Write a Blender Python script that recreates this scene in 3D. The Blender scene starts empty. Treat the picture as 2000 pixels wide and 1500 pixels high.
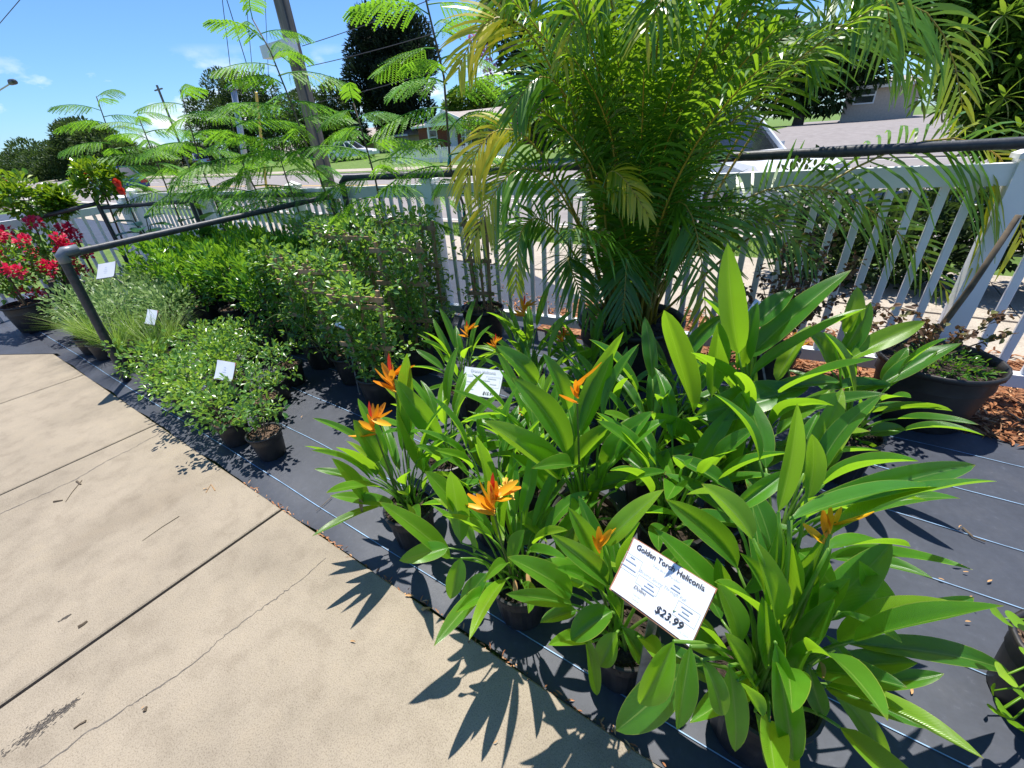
import bpy, math, random
import numpy as np
from mathutils import Vector, Matrix
random.seed(7); rng = np.random.default_rng(7)
S = bpy.context.scene
R = math.radians
# ------------------------------------------------------------------ camera
CAM_F, CAM_P, CAM_R, CAM_H, CAM_Y = 836.0, R(30.0), R(-4.3), 1.5, R(35.84)
def _cam_axes():
    f = np.array([0, math.cos(CAM_P), -math.sin(CAM_P)]); r = np.array([1., 0, 0]); u = np.cross(r, f)
    r2 = math.cos(CAM_R)*r + math.sin(CAM_R)*u; u2 = -math.sin(CAM_R)*r + math.cos(CAM_R)*u
    c, s = math.cos(CAM_Y), math.sin(CAM_Y); M = np.array([[c, -s, 0], [s, c, 0], [0, 0, 1]])
    return M@r2, M@u2, M@f
CR, CU, CF = _cam_axes(); CC = np.array([0, 0, CAM_H])
HEAD = np.array([-math.sin(CAM_Y), math.cos(CAM_Y), 0])
cd = bpy.data.cameras.new('camera'); cam = bpy.data.objects.new('camera', cd); S.collection.objects.link(cam)
cd.sensor_width = 36; cd.lens = 36*CAM_F/2000; cd.clip_start = .02; cd.clip_end = 2000
m = Matrix.Identity(4)
for i in range(3):
    m[i][0], m[i][1], m[i][2], m[i][3] = CR[i], CU[i], -CF[i], CC[i]
cam.matrix_world = m; S.camera = cam
# ------------------------------------------------------------------ light
SUN_EL, SUN_AZ = R(73), math.atan2(-.55, .83)      # azimuth measured from +Y towards +X
W = bpy.data.worlds.new('World'); S.world = W; W.use_nodes = True
wn, wl = W.node_tree.nodes, W.node_tree.links; wn.clear()
sky = wn.new('ShaderNodeTexSky'); sky.sky_type = 'NISHITA'; sky.sun_disc = False
sky.sun_elevation = SUN_EL; sky.sun_rotation = SUN_AZ; sky.air_density = 1.0; sky.dust_density = .3; sky.ozone_density = 2.5
bg = wn.new('ShaderNodeBackground'); bg.inputs['Strength'].default_value = .088
tc = wn.new('ShaderNodeTexCoord'); sep = wn.new('ShaderNodeSeparateXYZ'); wl.new(tc.outputs['Generated'], sep.inputs[0])
mp = wn.new('ShaderNodeMapping'); mp.inputs['Scale'].default_value = (3.2, 3.2, 7); mp.inputs['Location'].default_value = (8.22, 4.98, 2.46); wl.new(tc.outputs['Generated'], mp.inputs[0])
nz = wn.new('ShaderNodeTexNoise'); nz.inputs['Scale'].default_value = 1.9; nz.inputs['Detail'].default_value = 8; nz.inputs['Roughness'].default_value = .55
wl.new(mp.outputs[0], nz.inputs[0])
rp = wn.new('ShaderNodeValToRGB'); rp.color_ramp.elements[0].position = .53; rp.color_ramp.elements[1].position = .64; wl.new(nz.outputs[0], rp.inputs[0])
band = wn.new('ShaderNodeValToRGB'); wl.new(sep.outputs[2], band.inputs[0])
e = band.color_ramp.elements; e[0].position = 0; e[0].color = (1, 1, 1, 1); e[1].position = .16; e[1].color = (0, 0, 0, 1)
k = band.color_ramp.elements.new(.1); k.color = (1, 1, 1, 1)
mul = wn.new('ShaderNodeMath'); mul.operation = 'MULTIPLY'; wl.new(rp.outputs[0], mul.inputs[0]); wl.new(band.outputs[0], mul.inputs[1])
tn = wn.new('ShaderNodeMix'); tn.data_type = 'RGBA'; tn.blend_type = 'MULTIPLY'; tn.inputs[0].default_value = 1; tn.inputs[7].default_value = (.62, .90, 1.28, 1)
wl.new(sky.outputs[0], tn.inputs[6])
mx = wn.new('ShaderNodeMix'); mx.data_type = 'RGBA'; wl.new(mul.outputs[0], mx.inputs[0]); wl.new(tn.outputs[2], mx.inputs[6]); mx.inputs[7].default_value = (9.5, 9.7, 10, 1)
wl.new(mx.outputs[2], bg.inputs[0]); wo = wn.new('ShaderNodeOutputWorld'); wl.new(bg.outputs[0], wo.inputs[0])
sd = bpy.data.lights.new('sun', 'SUN'); sd.energy = 5.0; sd.angle = R(.53); sd.color = (1, .955, .88)
so = bpy.data.objects.new('sun', sd); S.collection.objects.link(so)
sdir = Vector((math.sin(SUN_AZ)*math.cos(SUN_EL), math.cos(SUN_AZ)*math.cos(SUN_EL), math.sin(SUN_EL)))
so.rotation_euler = (-sdir).to_track_quat('-Z', 'Y').to_euler(); so.location = (0, 0, 30)
S.view_settings.view_transform = 'Standard'; S.view_settings.look = 'None'; S.view_settings.gamma = 1; S.view_settings.use_curve_mapping = False
S.view_settings.exposure = .68
S.render.engine = 'CYCLES'; S.cycles.max_bounces = 7; S.cycles.transmission_bounces = 4; S.cycles.diffuse_bounces = 4; S.cycles.caustics_reflective = False
# ------------------------------------------------------------------ pixel helpers (photo is 2000 x 1500)
def ray(x, y): return CF + (x-1000)/CAM_F*CR - (y-750)/CAM_F*CU
def gnd(x, y, z=0.):
    d = ray(x, y); return CC + d*(z-CAM_H)/d[2]
def aty(x, y, Y):
    d = ray(x, y); return CC + d*Y/d[1]
def atd(x, y, axis, off=0.):          # on the upright plane through a plant's axis, facing the camera
    d = ray(x, y); t = ((np.array([axis[0], axis[1], 0])@HEAD)+off)/(d@HEAD); return CC + d*t
def pxm(P): return ((np.asarray(P)-CC)@CF)/CAM_F      # metres per pixel there
# ------------------------------------------------------------------ materials
MATS = {}
def nodes(name):
    mt = bpy.data.materials.new(name); mt.use_nodes = True; n = mt.node_tree.nodes; n.clear(); MATS[name] = mt
    out = n.new('ShaderNodeOutputMaterial'); return mt, n, mt.node_tree.links, out
def principled(n, col=(.5, .5, .5), rough=.5, metal=0, spec=.5):
    p = n.new('ShaderNodeBsdfPrincipled'); p.inputs['Base Color'].default_value = (*col, 1); p.inputs['Roughness'].default_value = rough
    p.inputs['Metallic'].default_value = metal; p.inputs['Specular IOR Level'].default_value = spec; return p
def noise(n, l, scale, detail=4, rough=.55, coord='Object', mapscale=None):
    t = n.new('ShaderNodeTexCoord'); z = n.new('ShaderNodeTexNoise'); z.inputs['Scale'].default_value = scale; z.inputs['Detail'].default_value = detail; z.inputs['Roughness'].default_value = rough
    src = t.outputs[coord]
    if mapscale:
        mpn = n.new('ShaderNodeMapping'); mpn.inputs['Scale'].default_value = mapscale; l.new(src, mpn.inputs[0]); src = mpn.outputs[0]
    l.new(src, z.inputs['Vector']); return z
def ramp(n, l, src, stops):
    r = n.new('ShaderNodeValToRGB'); els = r.color_ramp.elements
    while len(els) < len(stops): els.new(.5)
    for el, (p, c) in zip(els, stops): el.position = p; el.color = (*c, 1)
    l.new(src, r.inputs[0]); return r
def bump(n, l, src, strength, dist, p):
    b = n.new('ShaderNodeBump'); b.inputs['Strength'].default_value = strength; b.inputs['Distance'].default_value = dist
    l.new(src, b.inputs['Height']); l.new(b.outputs[0], p.inputs['Normal']); return b
def mat_noise(name, stops, scale, rough=.6, detail=5, bumps=(), spec=.4, metal=0, mapscale=None, rrange=None):
    mt, n, l, out = nodes(name); p = principled(n, rough=rough, spec=spec, metal=metal)
    z = noise(n, l, scale, detail, mapscale=mapscale); l.new(ramp(n, l, z.outputs[0], stops).outputs[0], p.inputs['Base Color'])
    if bumps:
        z2 = noise(n, l, bumps[0], 6, .6); bump(n, l, z2.outputs[0], bumps[1], bumps[2], p)
    l.new(p.outputs[0], out.inputs[0]); return mt
def mat_plain(name, col, rough=.5, metal=0, spec=.5, var=.12, scale=9):
    a = tuple(c*(1-var) for c in col); b = tuple(min(1, c*(1+var)) for c in col)
    return mat_noise(name, [(.3, a), (.7, b)], scale, rough=rough, metal=metal, spec=spec)
def mat_leaf(name, c0, c1, trans, tfac=.42, rough=.38, spec=.5, veins=0, c2=None, objrand=.25):
    mt, n, l, out = nodes(name); p = principled(n, rough=rough, spec=spec)
    at = n.new('ShaderNodeAttribute'); at.attribute_name = 'tint'
    oi = n.new('ShaderNodeObjectInfo'); ma = n.new('ShaderNodeMath'); ma.operation = 'MULTIPLY_ADD'; ma.inputs[1].default_value = objrand; l.new(oi.outputs['Random'], ma.inputs[0])
    l.new(at.outputs['Fac'], ma.inputs[2])
    st = [(.0, c0), (.8, c1)] + ([(1.12 if False else 1.0, c2)] if c2 else [])
    cr = ramp(n, l, ma.outputs[0], st)
    tr = n.new('ShaderNodeBsdfTranslucent')
    tm = n.new('ShaderNodeMix'); tm.data_type = 'RGBA'; tm.blend_type = 'MIX'; tm.inputs[0].default_value = .6; l.new(cr.outputs[0], tm.inputs[6]); tm.inputs[7].default_value = (*trans, 1)
    l.new(tm.outputs[2], tr.inputs[0])
    if veins:
        uv = n.new('ShaderNodeAttribute'); uv.attribute_name = 'luv'
        sp = n.new('ShaderNodeSeparateXYZ'); l.new(uv.outputs['Vector'], sp.inputs[0])
        ab = n.new('ShaderNodeMath'); ab.operation = 'ABSOLUTE'; l.new(sp.outputs[1], ab.inputs[0])
        m1 = n.new('ShaderNodeMath'); m1.operation = 'MULTIPLY_ADD'; m1.inputs[1].default_value = -.16; l.new(ab.outputs[0], m1.inputs[0]); l.new(sp.outputs[0], m1.inputs[2])
        m2 = n.new('ShaderNodeMath'); m2.operation = 'MULTIPLY'; m2.inputs[1].default_value = veins; l.new(m1.outputs[0], m2.inputs[0])
        sn = n.new('ShaderNodeMath'); sn.operation = 'SINE'; l.new(m2.outputs[0], sn.inputs[0])
        b = bump(n, l, sn.outputs[0], .22, .0009, p)
        mid = n.new('ShaderNodeMath'); mid.operation = 'LESS_THAN'; mid.inputs[1].default_value = .045; l.new(ab.outputs[0], mid.inputs[0])
        cm = n.new('ShaderNodeMix'); cm.data_type = 'RGBA'; l.new(mid.outputs[0], cm.inputs[0]); l.new(cr.outputs[0], cm.inputs[6]); cm.inputs[7].default_value = (.2, .34, .07, 1)
        ed = n.new('ShaderNodeMath'); ed.operation = 'GREATER_THAN'; ed.inputs[1].default_value = .955; l.new(ab.outputs[0], ed.inputs[0])
        ce = n.new('ShaderNodeMix'); ce.data_type = 'RGBA'; l.new(ed.outputs[0], ce.inputs[0]); l.new(cm.outputs[2], ce.inputs[6]); ce.inputs[7].default_value = (.26, .34, .06, 1)
        tip = n.new('ShaderNodeMapRange'); tip.inputs[1].default_value = .955; tip.inputs[2].default_value = 1.0; l.new(sp.outputs[0], tip.inputs[0])
        zn = noise(n, l, 60, 3); tipm = n.new('ShaderNodeMath'); tipm.operation = 'MULTIPLY'; l.new(tip.outputs[0], tipm.inputs[0]); l.new(zn.outputs[0], tipm.inputs[1])
        cb = n.new('ShaderNodeMix'); cb.data_type = 'RGBA'; l.new(tipm.outputs[0], cb.inputs[0]); l.new(ce.outputs[2], cb.inputs[6]); cb.inputs[7].default_value = (.32, .14, .03, 1)
        blot = noise(n, l, 9, 3); br = n.new('ShaderNodeMapRange'); br.inputs[1].default_value = .35; br.inputs[2].default_value = .7; br.inputs[3].default_value = .82; br.inputs[4].default_value = 1.2; l.new(blot.outputs[0], br.inputs[0])
        cv = n.new('ShaderNodeMix'); cv.data_type = 'RGBA'; cv.blend_type = 'MULTIPLY'; cv.inputs[0].default_value = 1; l.new(cb.outputs[2], cv.inputs[6]); l.new(br.outputs[0], cv.inputs[7])
        l.new(cv.outputs[2], p.inputs['Base Color'])
        l.new(b.outputs[0], tr.inputs['Normal'])
    else:
        l.new(cr.outputs[0], p.inputs['Base Color'])
    mxs = n.new('ShaderNodeMixShader'); mxs.inputs[0].default_value = tfac; l.new(p.outputs[0], mxs.inputs[1]); l.new(tr.outputs[0], mxs.inputs[2])
    l.new(mxs.outputs[0], out.inputs[0]); return mt

# concrete with fine aggregate, stains and a warm tone
def mat_concrete(name, base, stain=.75, agg=260):
    mt, n, l, out = nodes(name); p = principled(n, rough=.85, spec=.25)
    z1 = noise(n, l, 1.7, 6, .6); z2 = noise(n, l, agg, 2, .5); z3 = noise(n, l, 9, 5, .65)
    c1 = ramp(n, l, z1.outputs[0], [(.3, tuple(c*stain for c in base)), (.55, base), (.75, tuple(c*1.1 for c in base))])
    c2 = ramp(n, l, z2.outputs[0], [(.3, (.62, .6, .58)), (.5, (1, 1, 1)), (.72, (1.12, 1.12, 1.12))])
    c3 = ramp(n, l, z3.outputs[0], [(.33, (.86, .85, .84)), (.5, (1, 1, 1)), (.7, (1.05, 1.04, 1.02))])
    x = n.new('ShaderNodeMix'); x.data_type = 'RGBA'; x.blend_type = 'MULTIPLY'; x.inputs[0].default_value = .8; l.new(c1.outputs[0], x.inputs[6]); l.new(c2.outputs[0], x.inputs[7])
    y = n.new('ShaderNodeMix'); y.data_type = 'RGBA'; y.blend_type = 'MULTIPLY'; y.inputs[0].default_value = 1; l.new(x.outputs[2], y.inputs[6]); l.new(c3.outputs[0], y.inputs[7])
    z4 = noise(n, l, .8, 3, .5, mapscale=(1.2, .7, 1)); sm = ramp(n, l, z4.outputs[0], [(.62, (1, 1, 1)), (.74, (.78, .76, .74))])
    y2 = n.new('ShaderNodeMix'); y2.data_type = 'RGBA'; y2.blend_type = 'MULTIPLY'; y2.inputs[0].default_value = 1; l.new(y.outputs[2], y2.inputs[6]); l.new(sm.outputs[0], y2.inputs[7])
    l.new(y2.outputs[2], p.inputs['Base Color']); bump(n, l, z2.outputs[0], .5, .002, p)
    l.new(p.outputs[0], out.inputs[0]); return mt
M_CONC = mat_concrete('patio_concrete', (.29, .246, .186), .78)
M_WALK = mat_concrete('sidewalk_concrete', (.40, .35, .285), .85, 90)
M_JOINT = mat_noise('joint_dirt', [(.3, (.06, .05, .04)), (.7, (.13, .105, .085))], 40, .95)
M_CRACK = mat_noise('crack_dirt', [(.3, (.07, .06, .055)), (.7, (.17, .15, .125))], 60, .95)
def mat_mat():
    mt, n, l, out = nodes('landscape_fabric'); p = principled(n, rough=.52, spec=.42)
    z = noise(n, l, 2.6, 6, .65); z2 = noise(n, l, 40, 4, .7); w = n.new('ShaderNodeTexWave'); w.inputs['Scale'].default_value = 150; w.inputs['Distortion'].default_value = .6
    t = n.new('ShaderNodeTexCoord'); l.new(t.outputs['Object'], w.inputs[0])
    c = ramp(n, l, z.outputs[0], [(.3, (.030, .035, .048)), (.55, (.043, .050, .068)), (.8, (.068, .072, .085))])
    d = ramp(n, l, z2.outputs[0], [(.35, (.85, .85, .85)), (.62, (1, 1, 1)), (.78, (1.7, 1.6, 1.5))])
    x = n.new('ShaderNodeMix'); x.data_type = 'RGBA'; x.blend_type = 'MULTIPLY'; x.inputs[0].default_value = 1; l.new(c.outputs[0], x.inputs[6]); l.new(d.outputs[0], x.inputs[7])
    l.new(x.outputs[2], p.inputs['Base Color']); bump(n, l, w.outputs[1], .25, .001, p); l.new(p.outputs[0], out.inputs[0]); return mt
M_MAT = mat_mat()
M_BLUE = mat_plain('fabric_guide_thread', (.2, .33, .5), .6, var=.35, scale=14)
M_ASPH = mat_noise('road_asphalt', [(.3, (.2, .178, .17)), (.7, (.26, .235, .225))], 3, .9, bumps=(90, .3, .01))
M_PAINT = mat_plain('road_paint', (.75, .74, .7), .7); M_YPAINT = mat_plain('road_paint_yellow', (.62, .38, .06), .7)
M_GRASS = mat_noise('lawn_grass', [(.3, (.07, .135, .018)), (.55, (.115, .19, .028)), (.75, (.165, .22, .05))], 5, .9, bumps=(60, .9, .03))
M_MULCH = mat_noise('bark_mulch', [(.3, (.1, .04, .02)), (.5, (.3, .13, .06)), (.7, (.45, .25, .13))], 30, .95, bumps=(40, 1, .03))
M_CHIP = mat_leaf('mulch_chip', (.12, .05, .025), (.45, .2, .09), (.3, .12, .05), .0, .9, .2, c2=(.55, .33, .18))
M_SOIL = mat_noise('potting_soil', [(.3, (.035, .022, .015)), (.5, (.11, .07, .045)), (.72, (.3, .2, .13))], 70, .95, bumps=(70, 1, .012))
M_SOILD = mat_noise('dark_potting_soil', [(.3, (.012, .009, .007)), (.5, (.035, .024, .017)), (.75, (.1, .065, .045))], 60, .95, bumps=(70, 1, .012))
def mat_pot():
    mt, n, l, out = nodes('black_pot_plastic'); p = principled(n, rough=.42, spec=.5)
    z = noise(n, l, 14, 5, .6); c = ramp(n, l, z.outputs[0], [(.35, (.014, .013, .013)), (.6, (.024, .022, .021)), (.8, (.06, .052, .046))]); l.new(c.outputs[0], p.inputs['Base Color'])
    r = ramp(n, l, z.outputs[0], [(.3, (.36, .36, .36)), (.75, (.6, .6, .6))]); l.new(r.outputs[0], p.inputs['Roughness']); l.new(p.outputs[0], out.inputs[0]); return mt
M_POT = mat_pot()
M_WHITE = mat_noise('fence_vinyl', [(.3, (.74, .75, .76)), (.6, (.8, .8, .8)), (.85, (.66, .67, .64))], 4, .45, spec=.4)
M_PIPE = mat_noise('black_pipe_foam', [(.3, (.022, .026, .034)), (.7, (.05, .056, .066))], 30, .48, bumps=(50, .35, .004))
M_PVC = mat_plain('grey_pvc_fitting', (.16, .18, .21), .4)
M_HELI = mat_leaf('golden_torch_leaf', (.028, .135, .020), (.085, .275, .020), (.50, .86, .02), .52, .30, .6, veins=380, c2=(.21, .38, .02))
M_HELO = mat_leaf('orange_heliconia_leaf', (.034, .15, .020), (.10, .30, .020), (.52, .88, .02), .53, .30, .6, veins=300, c2=(.23, .39, .02))
M_STALK = mat_plain('green_stalk', (.12, .17, .04), .5)
M_TAN = mat_plain('dry_leaf_tan', (.42, .24, .1), .8, var=.4)
M_FLOW = mat_leaf('orange_bract', (.72, .19, .008), (.88, .36, .012), (.95, .4, .02), .35, .45, c2=(.9, .48, .02))
M_RED = mat_leaf('red_petal', (.62, .02, .012), (.8, .05, .02), (.9, .06, .03), .35, .5)
M_MAG = mat_leaf('magenta_bract', (.5, .008, .05), (.75, .02, .1), (.85, .03, .12), .35, .6, c2=(.85, .25, .35))
M_YEL = mat_plain('yellow_petal', (.8, .5, .08), .6)
M_PALM = mat_leaf('palm_leaflet', (.028, .125, .014), (.10, .25, .014), (.42, .66, .02), .42, .28, .7, c2=(.62, .50, .02), objrand=.06)
M_RACH = mat_noise('palm_rachis', [(.3, (.22, .2, .03)), (.7, (.42, .27, .03))], 5, .45)
M_CANE = mat_noise('palm_cane', [(.3, (.1, .13, .03)), (.7, (.3, .24, .06))], 6, .5)
M_FLAME = mat_leaf('flame_tree_leaflet', (.045, .16, .022), (.12, .31, .028), (.36, .68, .03), .46, .5, .3, c2=(.24, .42, .03))
M_TRUNK = mat_noise('sapling_bark', [(.3, (.06, .045, .03)), (.7, (.16, .12, .08))], 20, .8)
M_BARK = mat_noise('tree_bark', [(.3, (.07, .055, .045)), (.7, (.2, .165, .135))], 4, .9, mapscale=(3, 3, .6), bumps=(12, .8, .05))
M_SHRUB = mat_leaf('shrub_leaf', (.035, .13, .02), (.11, .30, .022), (.40, .70, .03), .40, .28, .6, c2=(.26, .46, .03))
M_JAS = mat_leaf('jasmine_leaf', (.05, .155, .035), (.15, .31, .05), (.48, .74, .06), .40, .3, .8, c2=(.36, .5, .06))
M_VAR = mat_leaf('variegated_leaf', (.09, .2, .05), (.25, .38, .12), (.4, .58, .2), .34, .35, .5, c2=(.62, .68, .42))
M_GRS = mat_leaf('grass_blade', (.06, .15, .02), (.16, .3, .04), (.4, .6, .06), .42, .4, .4, c2=(.42, .5, .2))
M_HIB = mat_leaf('hibiscus_leaf', (.03, .12, .012), (.12, .26, .012), (.42, .6, .02), .38, .25, .7, c2=(.32, .4, .02))
M_BIG = mat_leaf('broad_leaf', (.012, .06, .02), (.035, .12, .03), (.12, .32, .04), .3, .28, .6, c2=(.1, .22, .05))
M_BRONZE = mat_leaf('bronze_leaf', (.07, .035, .022), (.16, .09, .045), (.25, .13, .05), .3, .45, .4, c2=(.17, .19, .06))
M_ROUND = mat_leaf('round_leaf', (.1, .26, .01), (.2, .4, .015), (.5, .7, .03), .4, .35, .5, c2=(.3, .5, .03))
M_TREE = mat_leaf('tree_foliage', (.022, .05, .014), (.06, .105, .025), (.12, .2, .03), .25, .55, .3, c2=(.12, .18, .04), objrand=.3)
M_TREED = mat_leaf('cedar_foliage', (.007, .016, .011), (.018, .034, .02), (.03, .06, .02), .18, .6, .25, c2=(.035, .055, .03))
M_TREEL = mat_leaf('bright_tree_foliage', (.03, .09, .012), (.11, .22, .02), (.25, .42, .03), .36, .4, .4, c2=(.3, .36, .03))
M_PINKF = mat_leaf('crape_blossom', (.36, .1, .3), (.55, .22, .45), (.6, .25, .5), .3, .7)
M_WOOD = mat_noise('trellis_wood', [(.3, (.26, .15, .085)), (.7, (.42, .28, .17))], 6, .8, mapscale=(4, 4, .8), bumps=(30, .4, .003))
M_STAKE = mat_plain('bamboo_stake', (.22, .16, .08), .7); M_TIE = mat_plain('teal_tie_tape', (.0, .27, .24), .5)
M_POLE = mat_noise('pole_wood', [(.3, (.11, .1, .095)), (.7, (.24, .225, .21))], 3, .9, mapscale=(5, 5, .4))
M_METAL = mat_plain('galvanised_metal', (.42, .45, .48), .45, metal=.6); M_YGUARD = mat_plain('yellow_guard', (.62, .45, .1), .5)
M_DARKM = mat_plain('dark_metal', (.03, .03, .035), .5)
M_PAPER = mat_plain('sign_paper', (.76, .79, .85), .35, var=.03); M_INK = mat_plain('ink', (.02, .02, .03), .6); M_INKG = mat_plain('pale_ink', (.5, .53, .58), .6)
M_RUST = mat_noise('rusty_plate', [(.35, (.33, .14, .08)), (.6, (.5, .24, .15)), (.8, (.3, .27, .26))], 40, .75)
M_GALV = mat_noise('stake_metal', [(.3, (.14, .14, .14)), (.7, (.3, .3, .29))], 25, .6, metal=.3)
M_BRICK = mat_noise('house_brick', [(.3, (.15, .05, .032)), (.7, (.24, .085, .055))], 6, .9)
M_MORT = mat_plain('mortar', (.3, .25, .22), .95)
M_SHING = mat_noise('roof_shingle', [(.3, (.30, .26, .23)), (.7, (.42, .37, .33))], 2.5, .95); M_TRIM = mat_plain('white_trim', (.75, .76, .76), .6, var=.04)
M_STUC = mat_plain('beige_stucco', (.5, .42, .34), .9); M_GLASS = mat_plain('window_glass', (.02, .025, .03), .08, spec=.8); M_BLUEW = mat_plain('blue_wall', (.015, .03, .2), .7)
M_CARW = mat_plain('white_car_paint', (.78, .79, .8), .2, var=.02); M_CARB = mat_plain('blue_car_paint', (.02, .06, .2), .2, var=.05); M_CARK = mat_plain('black_car_paint', (.012, .012, .014), .2, var=.05)
M_TYRE = mat_plain('tyre_rubber', (.02, .02, .02), .8); M_RIM = mat_plain('wheel_rim', (.4, .4, .42), .3, metal=.8); M_AMB = mat_plain('amber_lens', (.75, .25, .02), .2); M_LENS = mat_plain('lamp_lens', (.6, .62, .65), .1)
M_REDL = mat_plain('red_lens', (.4, .02, .02), .2)
# ------------------------------------------------------------------ mesh building
class MB:
    def __init__(s): s.v = []; s.f = []; s.t = []; s.u = []; s.n = 0
    def add(s, V, F, tint=.5, uv=None):
        V = np.asarray(V, float).reshape(-1, 3); s.v.append(V); s.f += [tuple(int(i)+s.n for i in f) for f in F]
        s.t.append(np.broadcast_to(np.asarray(tint, float), (len(V),)).copy())
        s.u.append(np.zeros((len(V), 3)) if uv is None else np.asarray(uv, float)); s.n += len(V); return s
    def addmany(s, V, F, tint):        # V (k,p,3), F list of faces on p verts, tint (k,) : k copies
        k, p = V.shape[:2]; F = np.asarray(F); s.v.append(V.reshape(-1, 3))
        FF = (np.arange(k)*p)[:, None, None] + F[None] + s.n; s.f += [tuple(r) for r in FF.reshape(-1, F.shape[1]).tolist()]
        s.t.append(np.repeat(tint, p)); s.u.append(np.zeros((k*p, 3))); s.n += k*p; return s
    def grid(s, P, tint=.5, uv=None, closed=False):
        a, b = P.shape[:2]; F = []
        for i in range(a-1):
            for j in range(b if closed else b-1):
                j2 = (j+1) % b; F.append((i*b+j, i*b+j2, (i+1)*b+j2, (i+1)*b+j))
        return s.add(P.reshape(-1, 3), F, np.asarray(tint).reshape(-1) if np.ndim(tint) else tint, None if uv is None else uv.reshape(-1, 3))
    def box(s, lo, hi, tint=.5):
        (a, b, c), (d, e, f) = lo, hi
        return s.add([(a,b,c),(d,b,c),(d,e,c),(a,e,c),(a,b,f),(d,b,f),(d,e,f),(a,e,f)], [(0,3,2,1),(4,5,6,7),(0,1,5,4),(1,2,6,5),(2,3,7,6),(3,0,4,7)], tint)
    def bar(s, p, q, w, h, up=(0, 0, 1), tint=.5):
        p, q = np.array(p, float), np.array(q, float); T = q-p; T /= np.linalg.norm(T); up = np.array(up, float)
        if abs(T@up) > .95: up = np.array([0, 1., 0])
        A = np.cross(T, up); A /= np.linalg.norm(A); B = np.cross(A, T); A *= w/2; B *= h/2
        V = [p-A-B, p+A-B, p+A+B, p-A+B, q-A-B, q+A-B, q+A+B, q-A+B]
        return s.add(V, [(0,1,2,3),(7,6,5,4),(0,4,5,1),(1,5,6,2),(2,6,7,3),(3,7,4,0)], tint)
    def tube(s, pts, rad, n=6, tint=.5, cap=True):
        pts = np.asarray(pts, float); k = len(pts); rad = np.broadcast_to(np.asarray(rad, float), (k,)); T = np.gradient(pts, axis=0)
        T /= np.linalg.norm(T, axis=1)[:, None]+1e-9; ref = np.array([0, 0, 1.]) if abs(T[0][2]) < .9 else np.array([1., 0, 0]); P = np.zeros((k, n, 3))
        A = np.cross(T[0], ref); A /= np.linalg.norm(A)
        for i in range(k):
            A = A - T[i]*(A@T[i]); A /= np.linalg.norm(A)+1e-9; B = np.cross(T[i], A)
            for j in range(n):
                t = 2*math.pi*j/n; P[i, j] = pts[i]+rad[i]*(math.cos(t)*A+math.sin(t)*B)
        b = s.n; s.grid(P, tint, closed=True)
        if cap: s.f += [tuple(b+j for j in range(n))[::-1], tuple(b+(k-1)*n+j for j in range(n))]
        return s
    def lathe(s, prof, n=24, c=(0, 0, 0), rib=None, tint=.5):
        P = np.zeros((len(prof), n, 3))
        for i, (r, z) in enumerate(prof):
            for j in range(n):
                t = 2*math.pi*j/n; rr = r*(1-(rib(j, i) if rib else 0)); P[i, j] = (c[0]+rr*math.cos(t), c[1]+rr*math.sin(t), c[2]+z)
        return s.grid(P, tint, closed=True)
    def mesh(s, name, mats, smooth=False, mi=None):
        me = bpy.data.meshes.new(name); V = np.concatenate(s.v) if s.v else np.zeros((0, 3))
        me.from_pydata(V.tolist(), [], s.f)
        for mt in (mats if isinstance(mats, (list, tuple)) else [mats]): me.materials.append(mt)
        a = me.attributes.new('tint', 'FLOAT', 'POINT'); a.data.foreach_set('value', np.concatenate(s.t).astype(np.float32))
        u = np.concatenate(s.u)
        if np.any(u): a = me.attributes.new('luv', 'FLOAT_VECTOR', 'POINT'); a.data.foreach_set('vector', u.astype(np.float32).ravel())
        if smooth: me.polygons.foreach_set('use_smooth', [True]*len(me.polygons))
        if mi is not None: me.polygons.foreach_set('material_index', mi)
        me.update(); return me
    def obj(s, name, mt, parent=None, loc=None, smooth=False): return link(name, s.mesh(name, mt, smooth), parent, loc)
def link(name, me, parent=None, loc=None, rot=None, scale=None):
    o = bpy.data.objects.new(name, me); S.collection.objects.link(o)
    if parent is not None: o.parent = parent
    if loc is not None: o.location = [float(c) for c in loc]
    if rot is not None: o.rotation_euler = rot
    if scale is not None: o.scale = (scale,)*3
    return o
def tag(o, label=None, cat=None, group=None, kind=None):
    if label: o['label'] = label
    if cat: o['category'] = cat
    if group: o['group'] = group
    if kind: o['kind'] = kind
    return o
def thing(name, loc, label, cat, group=None):
    o = bpy.data.objects.new(name, None); S.collection.objects.link(o); o.location = [float(c) for c in loc]; o.empty_display_size = .1
    return tag(o, label, cat, group)
def unit(v): v = np.asarray(v, float); return v/(np.linalg.norm(v)+1e-12)
def U(a, b): return random.uniform(a, b)
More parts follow.
